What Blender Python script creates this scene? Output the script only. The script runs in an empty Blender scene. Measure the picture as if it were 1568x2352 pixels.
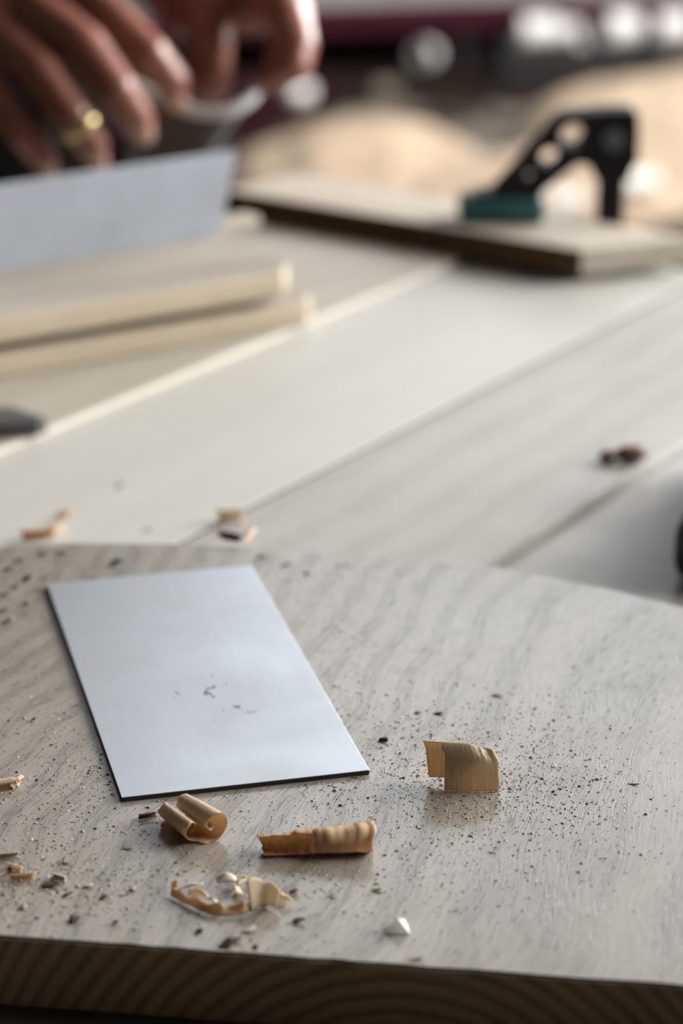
import bpy, bmesh, math, random
from mathutils import Vector, Matrix, noise
random.seed(7)
scene = bpy.context.scene
C = scene.collection

# ------------------------------------------------------------------ camera, light, exposure
FPX, CX, CY, HORIZON, CAM_H = 5440.0, 784.0, 1176.0, -830.0, 0.265
PITCH = math.atan((CY - HORIZON) / FPX)
cam_data = bpy.data.cameras.new('camera')
cam = bpy.data.objects.new('camera', cam_data); C.objects.link(cam)
cam.location = (0, 0, CAM_H)
cam.rotation_euler = (math.pi / 2 - PITCH, 0, 0)
cam_data.sensor_fit = 'VERTICAL'
cam_data.sensor_height = 36.0
cam_data.sensor_width = 24.0
cam_data.lens = FPX / 2352.0 * 36.0
cam_data.clip_start = 0.02
cam_data.dof.use_dof = True
cam_data.dof.focus_distance = 0.578
cam_data.dof.aperture_fstop = 8.6
scene.camera = cam

world = bpy.data.worlds.new('overcast_sky'); scene.world = world
world.use_nodes = True
world.node_tree.nodes['Background'].inputs[0].default_value = (0.80, 0.88, 1.0, 1)
world.node_tree.nodes['Background'].inputs[1].default_value = 0.6

def area_light(name, loc, rot, sx, sy, power, color):
    d = bpy.data.lights.new(name, 'AREA'); d.shape = 'RECTANGLE'
    d.size, d.size_y, d.energy, d.color = sx, sy, power, color
    o = bpy.data.objects.new(name, d); C.objects.link(o)
    o.location, o.rotation_euler = loc, rot
    return o
# daylight entering through the tall window in the right wall and through the roof light
area_light('window_daylight', (2.85, 3.5, 1.55), (0, math.radians(90), 0), 2.2, 6.5, 1010, (1.0, 0.985, 0.96))
area_light('roof_daylight', (0.45, 6.9, 2.85), (0, 0, 0), 4.2, 3.4, 190, (0.86, 0.93, 1.0))

vs = scene.view_settings
vs.view_transform = 'Standard'; vs.look = 'None'; vs.gamma = 1.0
vs.use_curve_mapping = False
vs.exposure = 0.0

# ------------------------------------------------------------------ layout helpers
def ray(x, y):
    u, v = (x - CX) / FPX, (CY - y) / FPX
    return Vector((u, math.cos(PITCH) + v * math.sin(PITCH), -math.sin(PITCH) + v * math.cos(PITCH)))
def at(x, y, z=0.0):                       # point of the horizontal plane z
    d = ray(x, y); t = (z - CAM_H) / d.z
    return Vector((d.x * t, d.y * t, z))
def at_y(x, y, Y):                         # point of the upright plane at depth Y
    d = ray(x, y); t = Y / d.y
    return Vector((d.x * t, Y, CAM_H + d.z * t))

def tag(o, label=None, cat=None, group=None, kind=None):
    if label: o['label'] = label
    if cat: o['category'] = cat
    if group: o['group'] = group
    if kind: o['kind'] = kind
    return o
def link(name, me, mats, parent=None, smooth=False):
    o = bpy.data.objects.new(name, me); C.objects.link(o)
    if not isinstance(mats, (list, tuple)): mats = [mats]
    for m in mats: me.materials.append(m)
    if smooth:
        for p in me.polygons: p.use_smooth = True
    if parent is not None: o.parent = parent
    return o
def from_bm(name, bm, mats, parent=None, smooth=False):
    bmesh.ops.recalc_face_normals(bm, faces=bm.faces)
    me = bpy.data.meshes.new(name); bm.to_mesh(me); bm.free()
    return link(name, me, mats, parent, smooth)
def empty(name, loc=(0, 0, 0), rz=0.0):
    o = bpy.data.objects.new(name, None); C.objects.link(o)
    o.empty_display_size = 0.02
    o.location = loc; o.rotation_euler = (0, 0, rz)
    return o
def bm_box(bm, lo, hi, M=None):
    vs_ = [bm.verts.new(Vector((x, y, z)) if M is None else M @ Vector((x, y, z)))
           for x in (lo[0], hi[0]) for y in (lo[1], hi[1]) for z in (lo[2], hi[2])]
    for f in ((0,1,3,2),(4,6,7,5),(0,4,5,1),(2,3,7,6),(0,2,6,4),(1,5,7,3)):
        bm.faces.new([vs_[i] for i in f])
    return vs_
def bevel(bm, w, seg=2):
    bmesh.ops.recalc_face_normals(bm, faces=bm.faces)
    bmesh.ops.bevel(bm, geom=bm.edges[:], offset=w, segments=seg, affect='EDGES', profile=0.5)
def bm_prism(bm, pts, z0, z1):
    a = [bm.verts.new((p[0], p[1], z0)) for p in pts]; b = [bm.verts.new((p[0], p[1], z1)) for p in pts]
    bm.faces.new(a[::-1]); bm.faces.new(b)
    n = len(pts)
    for i in range(n): bm.faces.new((a[i], a[(i+1) % n], b[(i+1) % n], b[i]))
def bm_cyl(bm, p0, p1, r0, r1=None, n=20):
    p0, p1 = Vector(p0), Vector(p1); r1 = r0 if r1 is None else r1
    q = (p1 - p0).to_track_quat('Z', 'Y'); rings = []
    for p, r in ((p0, r0), (p1, r1)):
        rings.append([bm.verts.new(p + q @ Vector((r*math.cos(2*math.pi*i/n), r*math.sin(2*math.pi*i/n), 0))) for i in range(n)])
    for i in range(n): bm.faces.new((rings[0][i], rings[0][(i+1) % n], rings[1][(i+1) % n], rings[1][i]))
    bm.faces.new(rings[0][::-1]); bm.faces.new(rings[1])

# ------------------------------------------------------------------ materials
def new_mat(name):
    m = bpy.data.materials.new(name); m.use_nodes = True
    nt = m.node_tree; nt.nodes.clear()
    out = nt.nodes.new('ShaderNodeOutputMaterial'); b = nt.nodes.new('ShaderNodeBsdfPrincipled')
    nt.links.new(b.outputs[0], out.inputs[0])
    return m, nt, b
class G:
    """tiny node-graph helper"""
    def __init__(s, nt): s.nt = nt
    def n(s, t, **kw):
        x = s.nt.nodes.new(t)
        for k, v in kw.items(): setattr(x, k, v)
        return x
    def put(s, sock, v):
        if isinstance(v, bpy.types.NodeSocket): s.nt.links.new(v, sock)
        else: sock.default_value = v
    def math(s, op, a, b=0.0, c=0.0, clamp=False):
        x = s.n('ShaderNodeMath', operation=op, use_clamp=clamp)
        for i, v in enumerate((a, b, c)): s.put(x.inputs[i], v)
        return x.outputs[0]
    def coords(s, rot=(0,0,0), scale=(1,1,1), loc=(0,0,0)):
        tc = s.n('ShaderNodeTexCoord'); mp = s.n('ShaderNodeMapping')
        mp.inputs['Rotation'].default_value = rot; mp.inputs['Scale'].default_value = scale; mp.inputs['Location'].default_value = loc
        s.nt.links.new(tc.outputs['Object'], mp.inputs[0]); return mp.outputs[0]
    def scale(s, v, sc):
        mp = s.n('ShaderNodeMapping'); mp.inputs['Scale'].default_value = sc; s.put(mp.inputs[0], v); return mp.outputs[0]
    def noise(s, v, scale=1.0, detail=3.0, rough=0.55, dist=0.0):
        x = s.n('ShaderNodeTexNoise'); s.put(x.inputs['Vector'], v)
        x.inputs['Scale'].default_value = scale; x.inputs['Detail'].default_value = detail
        x.inputs['Roughness'].default_value = rough; x.inputs['Distortion'].default_value = dist
        return x.outputs[0]
    def ramp(s, f, stops):
        x = s.n('ShaderNodeValToRGB'); e = x.color_ramp.elements
        while len(e) > 1: e.remove(e[-1])
        for i, (p, c) in enumerate(stops):
            k = e[0] if i == 0 else e.new(p)
            k.position = p; k.color = (c, c, c, 1) if isinstance(c, (int, float)) else (*c, 1)
        s.put(x.inputs[0], f); return x.outputs[0]
    def mix(s, f, a, b, mode='MIX'):
        x = s.n('ShaderNodeMix', data_type='RGBA', blend_type=mode)
        s.put(x.inputs[0], f)
        for sock, v in ((x.inputs[6], a), (x.inputs[7], b)): s.put(sock, (*v, 1) if isinstance(v, tuple) and len(v) == 3 else v)
        return x.outputs[2]
    def bump(s, h, strength, dist):
        x = s.n('ShaderNodeBump'); s.put(x.inputs['Height'], h)
        x.inputs['Strength'].default_value = strength; x.inputs['Distance'].default_value = dist
        return x.outputs[0]

def wood(name, light, dark, rot=0.0, pith=(0.02, -0.06), freq=230.0, ring=0.35, fibre=0.5, pores=0.0, rough=0.5, blotch=0.25, warp=0.012, spec=0.5, bumpd=0.00015, dust=None, fsc=(900, 38, 900), psc=(1500, 75, 1500), pth=(0.60, 0.68), bstr=0.7):
    """solid wood: growth rings about an axis along local Y, fibres and pores stretched along it"""
    m, nt, b = new_mat(name); g = G(nt)
    v = g.coords(rot=(0, 0, rot))
    low = g.noise(v, 9.0, 2.0, 0.5)
    lowv = g.math('MULTIPLY', g.math('SUBTRACT', low, 0.5), warp * 2)
    sep = g.n('ShaderNodeSeparateXYZ'); nt.links.new(v, sep.inputs[0])
    x = g.math('ADD', sep.outputs[0], lowv)
    dx = g.math('SUBTRACT', x, pith[0]); dz = g.math('SUBTRACT', sep.outputs[2], pith[1])
    rad = g.math('SQRT', g.math('ADD', g.math('MULTIPLY', dx, dx), g.math('MULTIPLY', dz, dz)))
    wob = g.noise(g.scale(v, (25, 5, 25)), 1.0, 2.0)
    s1 = g.math('SINE', g.math('ADD', g.math('MULTIPLY', rad, freq * 2 * math.pi / 6.0), g.math('MULTIPLY', wob, 7.0)))
    ringv = g.ramp(g.math('MULTIPLY_ADD', s1, 0.5, 0.5), [(0.0, 0.0), (0.55, 0.12), (0.92, 1.0), (1.0, 0.5)])
    cmb = g.n('ShaderNodeCombineXYZ'); nt.links.new(x, cmb.inputs[0]); nt.links.new(sep.outputs[1], cmb.inputs[1]); nt.links.new(sep.outputs[2], cmb.inputs[2])
    fib = g.noise(g.scale(cmb.outputs[0], fsc), 1.0, 4.0, 0.65)
    fibc = g.ramp(fib, [(0.30, 0.0), (0.70, 1.0)])
    blo = g.ramp(g.noise(g.scale(v, (22, 12, 22)), 1.0, 3.0), [(0.3, 0.0), (0.75, 1.0)])
    fac = g.math('ADD', g.math('MULTIPLY', ringv, ring), g.math('ADD', g.math('MULTIPLY', fibc, fibre * 0.5), g.math('MULTIPLY', blo, blotch)), clamp=True)
    col = g.mix(fac, light, dark)
    height = g.math('MULTIPLY', fibc, -0.5)
    if pores:
        por = g.noise(g.scale(cmb.outputs[0], psc), 1.0, 2.0, 0.5)
        pv = g.ramp(por, [(pth[0], 0.0), (pth[1], 1.0)])
        pv = g.math('MULTIPLY', pv, g.math('MULTIPLY_ADD', ringv, 0.6, 0.4))
        col = g.mix(g.math('MULTIPLY', pv, pores), col, tuple(c * 0.33 for c in dark))
        height = g.math('SUBTRACT', height, pv)
    if dust:
        dn = g.ramp(g.noise(v, 42.0, 5.0, 0.7), [(0.35, 0.0), (0.7, 1.0)])
        col = g.mix(g.math('MULTIPLY', dn, dust[1]), col, dust[0])
    nt.links.new(col, b.inputs['Base Color'])
    b.inputs['Roughness'].default_value = rough
    b.inputs['Specular IOR Level'].default_value = spec
    nt.links.new(g.bump(height, bstr, bumpd), b.inputs['Normal'])
    return m
def plain(name, col, rough=0.6, metal=0.0, var=0.25, scale=60.0, spec=0.5, bump=0.0, sss=0.0):
    m, nt, b = new_mat(name); g = G(nt)
    v = g.coords(); nz = g.noise(v, scale, 4.0, 0.6)
    f = g.ramp(nz, [(0.3, 0.0), (0.72, 1.0)])
    nt.links.new(g.mix(f, tuple(min(1, c * (1 + var * 0.5)) for c in col), tuple(c * (1 - var) for c in col)), b.inputs['Base Color'])
    b.inputs['Roughness'].default_value = rough; b.inputs['Metallic'].default_value = metal
    b.inputs['Specular IOR Level'].default_value = spec
    if sss:
        b.inputs['Subsurface Weight'].default_value = sss; b.inputs['Subsurface Radius'].default_value = (0.008, 0.003, 0.002)
        b.inputs['Subsurface Scale'].default_value = 1.0
    if bump: nt.links.new(g.bump(nz, 0.6, bump), b.inputs['Normal'])
    return m
def shaving_mat(name, outer, inner, streak=0.5, sc=(300, 300, 1800), trans=0.42, fleck=0.0):
    """thin wood curl: pale face on one side, warmer face on the other, long fibres, some light passing through"""
    m, nt, b = new_mat(name); g = G(nt)
    tc = g.n('ShaderNodeTexCoord')
    uv = g.scale(tc.outputs['UV'], sc)
    fb = g.noise(uv, 1.0, 4.0, 0.65)
    f = g.ramp(fb, [(0.32, 0.0), (0.68, 1.0)])
    col = g.mix(g.math('MULTIPLY', f, streak), outer, inner)
    if fleck:
        fl = g.ramp(g.noise(g.scale(tc.outputs['UV'], (sc[0] * 2.2, sc[1] * 2.2, 1)), 1.0, 2.0, 0.5), [(0.63, 0.0), (0.70, 1.0)])
        col = g.mix(g.math('MULTIPLY', fl, fleck), col, tuple(c * 0.18 for c in inner))
    nt.links.new(col, b.inputs['Base Color'])
    b.inputs['Roughness'].default_value = 0.55
    nt.links.new(g.bump(f, 0.5, 0.0001), b.inputs['Normal'])
    tr = nt.nodes.new('ShaderNodeBsdfTranslucent'); nt.links.new(col, tr.inputs[0])
    mx = nt.nodes.new('ShaderNodeMixShader'); mx.inputs[0].default_value = trans
    out = [n for n in nt.nodes if n.type == 'OUTPUT_MATERIAL'][0]
    nt.links.new(b.outputs[0], mx.inputs[1]); nt.links.new(tr.outputs[0], mx.inputs[2]); nt.links.new(mx.outputs[0], out.inputs[0])
    return m
def steel(name, base, rough, stains=0.0, bluish=(0.9, 0.95, 1.0)):
    m, nt, b = new_mat(name); g = G(nt)
    v = g.coords()
    big = g.noise(v, 26.0, 3.0, 0.55, 0.4); br = g.noise(g.scale(v, (1600, 30, 30)), 1.0, 3.0)
    c = g.mix(g.ramp(big, [(0.3, 0.0), (0.7, 1.0)]), tuple(base * k for k in bluish), tuple(base * k * 0.86 for k in bluish))
    c = g.mix(g.math('MULTIPLY', g.ramp(br, [(0.4, 0.0), (0.6, 1.0)]), 0.12), c, tuple(base * 0.7 for k in bluish))
    if stains:
        # a few dark smudges in one place, near the middle of the lower half
        d = g.n('ShaderNodeVectorMath', operation='DISTANCE'); nt.links.new(v, d.inputs[0]); d.inputs[1].default_value = (0.002, -0.020, 0.0)
        near = g.ramp(d.outputs['Value'], [(0.0, 1.0), (0.011, 0.75), (0.016, 0.0)])
        st = g.ramp(g.noise(g.scale(v, (1, 0.6, 1)), 330.0, 2.0), [(0.63, 0.0), (0.69, 1.0)])
        c = g.mix(g.math('MULTIPLY', g.math('MULTIPLY', near, st), stains), c, (0.12, 0.11, 0.11))
    nt.links.new(c, b.inputs['Base Color'])
    b.inputs['Metallic'].default_value = 1.0
    nt.links.new(g.math('MULTIPLY_ADD', big, 0.22, rough - 0.11), b.inputs['Roughness'])
    return m

M = {}
M['oak_near'] = wood('oak_top', (0.345, 0.315, 0.272), (0.118, 0.10, 0.08), rot=math.radians(9), pith=(0.035, -0.045), freq=620, ring=0.34, fibre=1.0, pores=0.9, rough=0.29, blotch=0.2, warp=0.02, spec=0.95, bumpd=0.00008, bstr=0.45, fsc=(1500, 60, 1500), psc=(2300, 130, 2300), pth=(0.56, 0.64), dust=((0.30, 0.265, 0.22), 0.4))
M['oak_end_shaded'] = wood('shaded_oak_end_grain', (0.22, 0.155, 0.09), (0.085, 0.055, 0.03), rot=math.radians(9), pith=(0.015, -0.05), freq=1500, ring=0.7, fibre=0.4, rough=0.8, blotch=0.3, warp=0.004, spec=0.2)  # end grain, darkened further: shade of the front face put into the colour
M['board_edge_shade'] = wood('shaded_board_edge', (0.13, 0.078, 0.038), (0.06, 0.034, 0.016), freq=300, rough=0.8, spec=0.2)  # shade on the clamped board's front edge, put into the wood colour
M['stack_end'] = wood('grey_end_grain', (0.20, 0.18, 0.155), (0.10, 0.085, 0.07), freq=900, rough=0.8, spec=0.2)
M['plank_pale'] = wood('maple_plank', (0.52, 0.512, 0.48), (0.42, 0.402, 0.365), pith=(0.0, -0.3), freq=200, ring=0.15, fibre=0.35, rough=0.42, blotch=0.3)
M['plank_grey'] = wood('oak_plank_grey', (0.45, 0.437, 0.405), (0.29, 0.272, 0.245), pith=(0.03, -0.08), freq=260, ring=0.3, fibre=0.5, pores=0.3, rough=0.42, blotch=0.4)
M['plank_warm'] = wood('oak_plank_warm', (0.45, 0.42, 0.36), (0.34, 0.305, 0.25), pith=(0.0, -0.1), freq=240, ring=0.3, fibre=0.5, rough=0.45)
M['stack_face_dimmed'] = wood('weathered_face_dimmed', (0.44, 0.405, 0.355), (0.27, 0.235, 0.195), pith=(0.02, -0.05), freq=300, ring=0.3, fibre=0.6, rough=0.65, blotch=0.6, spec=0.25)  # grey streaky weathering, plus dimming of the flat faces put into the colour
M['stack_edge_lit'] = wood('lightened_board_edge', (0.66, 0.575, 0.44), (0.40, 0.325, 0.23), pith=(0.02, -0.05), freq=300, ring=0.3, fibre=0.5, rough=0.65, blotch=0.5, spec=0.2)  # board edges: the extra light they catch is put into the colour
M['clamp_board'] = wood('pale_flat_board', (0.54, 0.49, 0.415), (0.35, 0.29, 0.225), pith=(0.0, -0.1), freq=260, ring=0.3, fibre=0.5, rough=0.55, blotch=0.3, spec=0.3)
M['joint_shade'] = plain('joint_gap_shade', (0.05, 0.042, 0.034), 0.9, var=0.6, scale=90, spec=0.1)  # shade of the open joint, as a dark colour
M['bench_leg'] = wood('bench_leg_wood', (0.30, 0.22, 0.14), (0.16, 0.11, 0.07), freq=220)
M['steel'] = steel('brushed_steel', 0.84, 0.46, stains=0.8)
M['plate_edge_shade'] = plain('shaded_plate_edge', (0.02, 0.02, 0.021), 0.6)  # near-black plate sides: their dark reflections painted as colour
M['steel_up'] = plain('blue_grey_zinc', (0.40, 0.435, 0.50), 0.55, var=0.12, scale=30)
M['steel_dark'] = plain('dark_tool_steel', (0.075, 0.073, 0.075), 0.5)
M['blade'] = plain('shaded_blade', (0.16, 0.15, 0.145), 0.55)  # dark tone carries the shade on the bowed scraper face
M['edge_glint'] = plain('edge_glint_steel', (0.85, 0.85, 0.83), 0.35, var=0.1, scale=30)  # pale tone for the bright glint along the scraper's top edge
M['curl_pale'] = shaving_mat('pale_shaving', (0.78, 0.68, 0.52), (0.56, 0.40, 0.23), sc=(30, 4, 1))
M['curl_inner'] = shaving_mat('orange_inner_face', (0.64, 0.45, 0.26), (0.42, 0.23, 0.10), sc=(30, 4, 1))
M['curl_warm'] = shaving_mat('orange_shaving', (0.74, 0.56, 0.36), (0.56, 0.36, 0.19), sc=(14, 5, 1), streak=0.7)
M['curl_bark'] = shaving_mat('flecked_shaving', (0.78, 0.69, 0.51), (0.50, 0.41, 0.26), sc=(38, 3.5, 1), streak=0.7, trans=0.42, fleck=0.9)
M['crumb_tan'] = plain('crumb_tan', (0.37, 0.305, 0.22), 0.8)
M['crumb_pale'] = plain('crumb_pale', (0.66, 0.60, 0.50), 0.8)
M['crumb_dark'] = plain('crumb_dark', (0.055, 0.042, 0.032), 0.7)
M['chip_brown'] = plain('chip_brown', (0.13, 0.055, 0.03), 0.5, scale=300)
M['white_chip'] = shaving_mat('white_chip', (0.92, 0.92, 0.89), (0.88, 0.87, 0.84), trans=0.35)
M['black'] = plain('black_clamp_plastic', (0.008, 0.008, 0.010), 0.45, var=0.2, spec=0.2)
M['teal'] = plain('teal_rubber', (0.018, 0.105, 0.115), 0.55, var=0.15)
M['grey_button'] = plain('grey_rivet', (0.10, 0.11, 0.115), 0.4)
M['skin'] = plain('skin', (0.28, 0.105, 0.073), 0.33, var=0.22, scale=120, spec=0.8, sss=0.1, bump=0.0004)
M['nail'] = plain('nail', (0.52, 0.31, 0.25), 0.3, var=0.05)
M['gold'] = plain('gold', (0.62, 0.52, 0.26), 0.35, metal=1.0, var=0.05)
M['shirt'] = plain('dark_shirt', (0.008, 0.0065, 0.007), 0.9, scale=400, spec=0.05)
M['apron'] = plain('black_apron', (0.004, 0.0035, 0.0035), 0.9, scale=500, spec=0.05)
M['trousers'] = plain('dark_trousers', (0.007, 0.006, 0.007), 0.9, scale=300, spec=0.05)
M['hair'] = plain('hair', (0.03, 0.018, 0.01), 0.6, scale=200)
M['floor'] = plain('dusty_floor', (0.016, 0.010, 0.007), 0.95, var=0.6, scale=5, spec=0.04)
M['wall'] = plain('limewashed_wall', (0.14, 0.12, 0.10), 0.9, var=0.2, scale=3)
M['wall_dark'] = plain('dark_timber_wall', (0.05, 0.036, 0.026), 0.9, var=0.4, scale=4)
M['ceiling'] = plain('ceiling_boards', (0.08, 0.062, 0.05), 0.9, var=0.3, scale=3)
M['frame'] = plain('window_frame_paint', (0.55, 0.55, 0.53), 0.5)
M['maroon'] = plain('maroon_paint', (0.040, 0.005, 0.012), 0.85, var=0.3, scale=12, spec=0.15)
M['maroon_dark'] = plain('old_maroon_paint', (0.016, 0.0028, 0.006), 0.9, var=0.3, scale=12, spec=0.1)
M['cart_top'] = plain('grey_cart_top', (0.22, 0.205, 0.19), 0.6, var=0.3, scale=9)
M['cart_dark'] = plain('cart_dark', (0.012, 0.010, 0.009), 0.8)
M['heap'] = plain('shaving_heap', (0.36, 0.265, 0.18), 0.9, var=0.25, scale=9, bump=0.01)
M['heap_grey'] = plain('dusty_shavings', (0.10, 0.08, 0.06), 0.9, var=0.5, scale=7, bump=0.01)
M['pale_curl'] = plain('white_curl', (0.72, 0.69, 0.66), 0.6, var=0.1, scale=30)
M['rubber_dark'] = plain('dark_handle', (0.012, 0.011, 0.012), 0.45, var=0.2)
mg, ntg, bg = new_mat('window_glass')
tr_ = ntg.nodes.new('ShaderNodeBsdfTransparent'); gl_ = ntg.nodes.new('ShaderNodeBsdfGlossy'); gl_.inputs['Roughness'].default_value = 0.02
mx_ = ntg.nodes.new('ShaderNodeMixShader'); mx_.inputs[0].default_value = 0.05
ntg.links.new(tr_.outputs[0], mx_.inputs[1]); ntg.links.new(gl_.outputs[0], mx_.inputs[2])
ntg.nodes.remove(bg); ntg.links.new(mx_.outputs[0], [n for n in ntg.nodes if n.type == 'OUTPUT_MATERIAL'][0].inputs[0])
M['glass'] = mg

# ------------------------------------------------------------------ the setting
FLOOR = -0.87
X0, X1, Y0, Y1, ZC = -3.2, 2.7, -2.2, 8.6, 2.7
def slab(name, boxes, mat):
    bm = bmesh.new()
    for lo, hi in boxes: bm_box(bm, lo, hi)
    return tag(from_bm(name, bm, mat), kind='structure')
slab('floor', [((X0 - .1, Y0 - .1, FLOOR - .1), (X1 + .1, Y1 + .1, FLOOR))], M['floor'])
slab('wall_left', [((X0 - .1, Y0 - .1, FLOOR), (X0, Y1 + .1, ZC))], M['wall_dark'])
slab('wall_back', [((X0, Y1, FLOOR), (X1, Y1 + .1, ZC))], M['wall_dark'])
slab('wall_front', [((X0, Y0 - .1, FLOOR), (X1, Y0, ZC))], M['wall_dark'])
WY0, WY1, WZ0, WZ1 = 0.4, 6.6, 0.55, 2.5
slab('wall_right', [((X1, Y0 - .1, FLOOR), (X1 + .1, WY0, ZC)), ((X1, WY1, FLOOR), (X1 + .1, Y1 + .1, ZC)),
                    ((X1, WY0, FLOOR), (X1 + .1, WY1, WZ0)), ((X1, WY0, WZ1), (X1 + .1, WY1, ZC))], M['wall'])
SX0, SX1, SY0, SY1 = -1.5, 2.4, 5.3, 8.4
slab('ceiling', [((X0 - .1, Y0 - .1, ZC), (SX0, Y1 + .1, ZC + .1)), ((SX1, Y0 - .1, ZC), (X1 + .1, Y1 + .1, ZC + .1)),
                 ((SX0, Y0 - .1, ZC), (SX1, SY0, ZC + .1)), ((SX0, SY1, ZC), (SX1, Y1 + .1, ZC + .1))], M['ceiling'])
def window(name, plane, a0, a1, b0, b1, c, na, nb):
    """a window in the plane x = c ('x': a is y, b is z) or z = c ('z': a is x, b is y)"""
    root = tag(empty(name), kind='structure')
    def bx(bm, u0, u1, v0, v1, w0, w1):
        if plane == 'x': bm_box(bm, (c + w0, u0, v0), (c + w1, u1, v1))
        else: bm_box(bm, (u0, v0, c + w0), (u1, v1, c + w1))
    fr = bmesh.new(); t = 0.045
    bx(fr, a0, a1, b0, b0 + t, 0.02, 0.08); bx(fr, a0, a1, b1 - t, b1, 0.02, 0.08)
    bx(fr, a0, a0 + t, b0 + t, b1 - t, 0.02, 0.08); bx(fr, a1 - t, a1, b0 + t, b1 - t, 0.02, 0.08)
    from_bm('window_frame', fr, M['frame'], root)
    for i in range(na):
        for j in range(nb):
            pu0, pu1 = a0 + t + (a1 - a0 - 2*t) * i / na, a0 + t + (a1 - a0 - 2*t) * (i + 1) / na
            pv0, pv1 = b0 + t + (b1 - b0 - 2*t) * j / nb, b0 + t + (b1 - b0 - 2*t) * (j + 1) / nb
            p = bmesh.new(); bx(p, pu0 + .012, pu1 - .012, pv0 + .012, pv1 - .012, 0.047, 0.051)
            from_bm('pane', p, M['glass'], root)
            if i:
                q = bmesh.new(); bx(q, pu0 - .0119, pu0 + .0119, pv0 + .012, pv1 - .012, 0.03, 0.07); from_bm('glazing_bar', q, M['frame'], root)
            if j:
                q = bmesh.new(); bx(q, pu0, pu1, pv0 - .0119, pv0 + .0119, 0.03, 0.07); from_bm('glazing_bar', q, M['frame'], root)
window('window_1', 'x', WY0, WY1, WZ0, WZ1, X1, 6, 2)
window('window_2', 'z', SX0, SX1, SY0, SY1, ZC, 3, 3)

# ------------------------------------------------------------------ workbench of four planks running away to the right
BA = math.atan2(0.541, 0.841)                        # plank direction, from +Y towards +X
D = Vector((math.sin(BA), math.cos(BA), 0)); N = Vector((math.cos(BA), -math.sin(BA), 0))
ZB = -0.017                                          # top of the planks under the near board
bench = tag(empty('workbench', (0, 0, FLOOR), -BA), 'pale workbench of wide planks with open joints under the boards', 'workbench')
S_END, S_START = 1.012, -0.25
SEAM1, SEAM2, SEAM3 = -0.5500, -0.4430, -0.3480
def plank(t0, t1, ztop, thick, mat, bev=0.0012):
    bm = bmesh.new(); bm_box(bm, (t0, S_START, -thick), (t1, S_END, 0)); bevel(bm, bev, 2)
    o = from_bm('plank', bm, mat, bench); o.location = (0, 0, ztop - FLOOR); return o
plank(-0.80, SEAM1 - 0.0004, ZB + 0.0035, 0.0375, M['plank_warm'], 0.002)
plank(SEAM1 + 0.0004, SEAM2 - 0.0012, ZB, 0.034, M['plank_pale'], 0.0003)
plank(SEAM2 + 0.0012, SEAM3 - 0.0003, ZB, 0.034, M['plank_grey'], 0.0003)
plank(SEAM3 + 0.0003, -0.06, ZB - 0.0045, 0.0295, M['plank_grey'], 0.0014)
bm = bmesh.new(); bm_box(bm, (SEAM2 - 0.00115, S_START, ZB - 0.02 - FLOOR), (SEAM2 + 0.00115, S_END, ZB - 0.0008 - FLOOR)); from_bm('joint_shade_strip', bm, M['joint_shade'], bench)  # added dark strip standing in for shade inside the gap
for t0 in (-0.78, -0.16):
    for s0 in (S_START + 0.05, S_END - 0.16):
        bm = bmesh.new(); bm_box(bm, (t0, s0, 0), (t0 + 0.08, s0 + 0.08, ZB - 0.034 - FLOOR)); bevel(bm, 0.004)
        from_bm('leg', bm, M['bench_leg'], bench)
for s0 in (S_START + 0.07, S_END - 0.14):
    bm = bmesh.new(); bm_box(bm, (-0.70, s0, 0.12), (-0.16, s0 + 0.04, 0.20)); bevel(bm, 0.003)
    from_bm('stretcher', bm, M['bench_leg'], bench)

# ------------------------------------------------------------------ oak board in the foreground
FA, FB = at(0, 2150), at(1568, 2265)
fdir = (FB - FA).normalized(); ang = math.atan2(fdir.y, fdir.x)
mid = (FA + FB) / 2
Rb = Matrix.Rotation(ang, 4, 'Z'); Rbi = Rb.inverted()
def bloc(p): return Rbi @ (p - mid)
poly = [(-0.165, 0.0), (0.135, 0.0)]
far = [bloc(at(*q)) for q in [(1568, 1393), (1400, 1352), (1250, 1322), (1130, 1300), (900, 1280), (620, 1262), (400, 1248), (150, 1246), (0, 1255)]]
poly += [(0.135, far[0].y - 0.012)] + [(p.x, p.y) for p in far] + [(-0.165, far[-1].y - 0.004)]
bm = bmesh.new()
# front edge slightly ragged as sawn
pts = []
for i in range(60):
    x = -0.165 + 0.300 * i / 60
    pts.append((x, 0.0006 * noise.noise(Vector((x * 260, 1.3, 0)))))
pts += poly[1:]
bm_prism(bm, pts, -0.017, 0.0)
bmesh.ops.recalc_face_normals(bm, faces=bm.faces)
eg = [e for e in bm.edges if all(abs(v.co.z) < 1e-6 for v in e.verts)]
bmesh.ops.bevel(bm, geom=eg, offset=0.0006, segments=2, affect='EDGES')
ob = from_bm('oak_board', bm, [M['oak_near'], M['oak_end_shaded']])
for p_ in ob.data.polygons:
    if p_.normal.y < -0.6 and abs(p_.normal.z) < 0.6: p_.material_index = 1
ob.location = mid; ob.rotation_euler = (0, 0, ang)
tag(ob, 'coarse-grained grey oak board in the foreground, strewn with sawdust', 'board')

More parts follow.
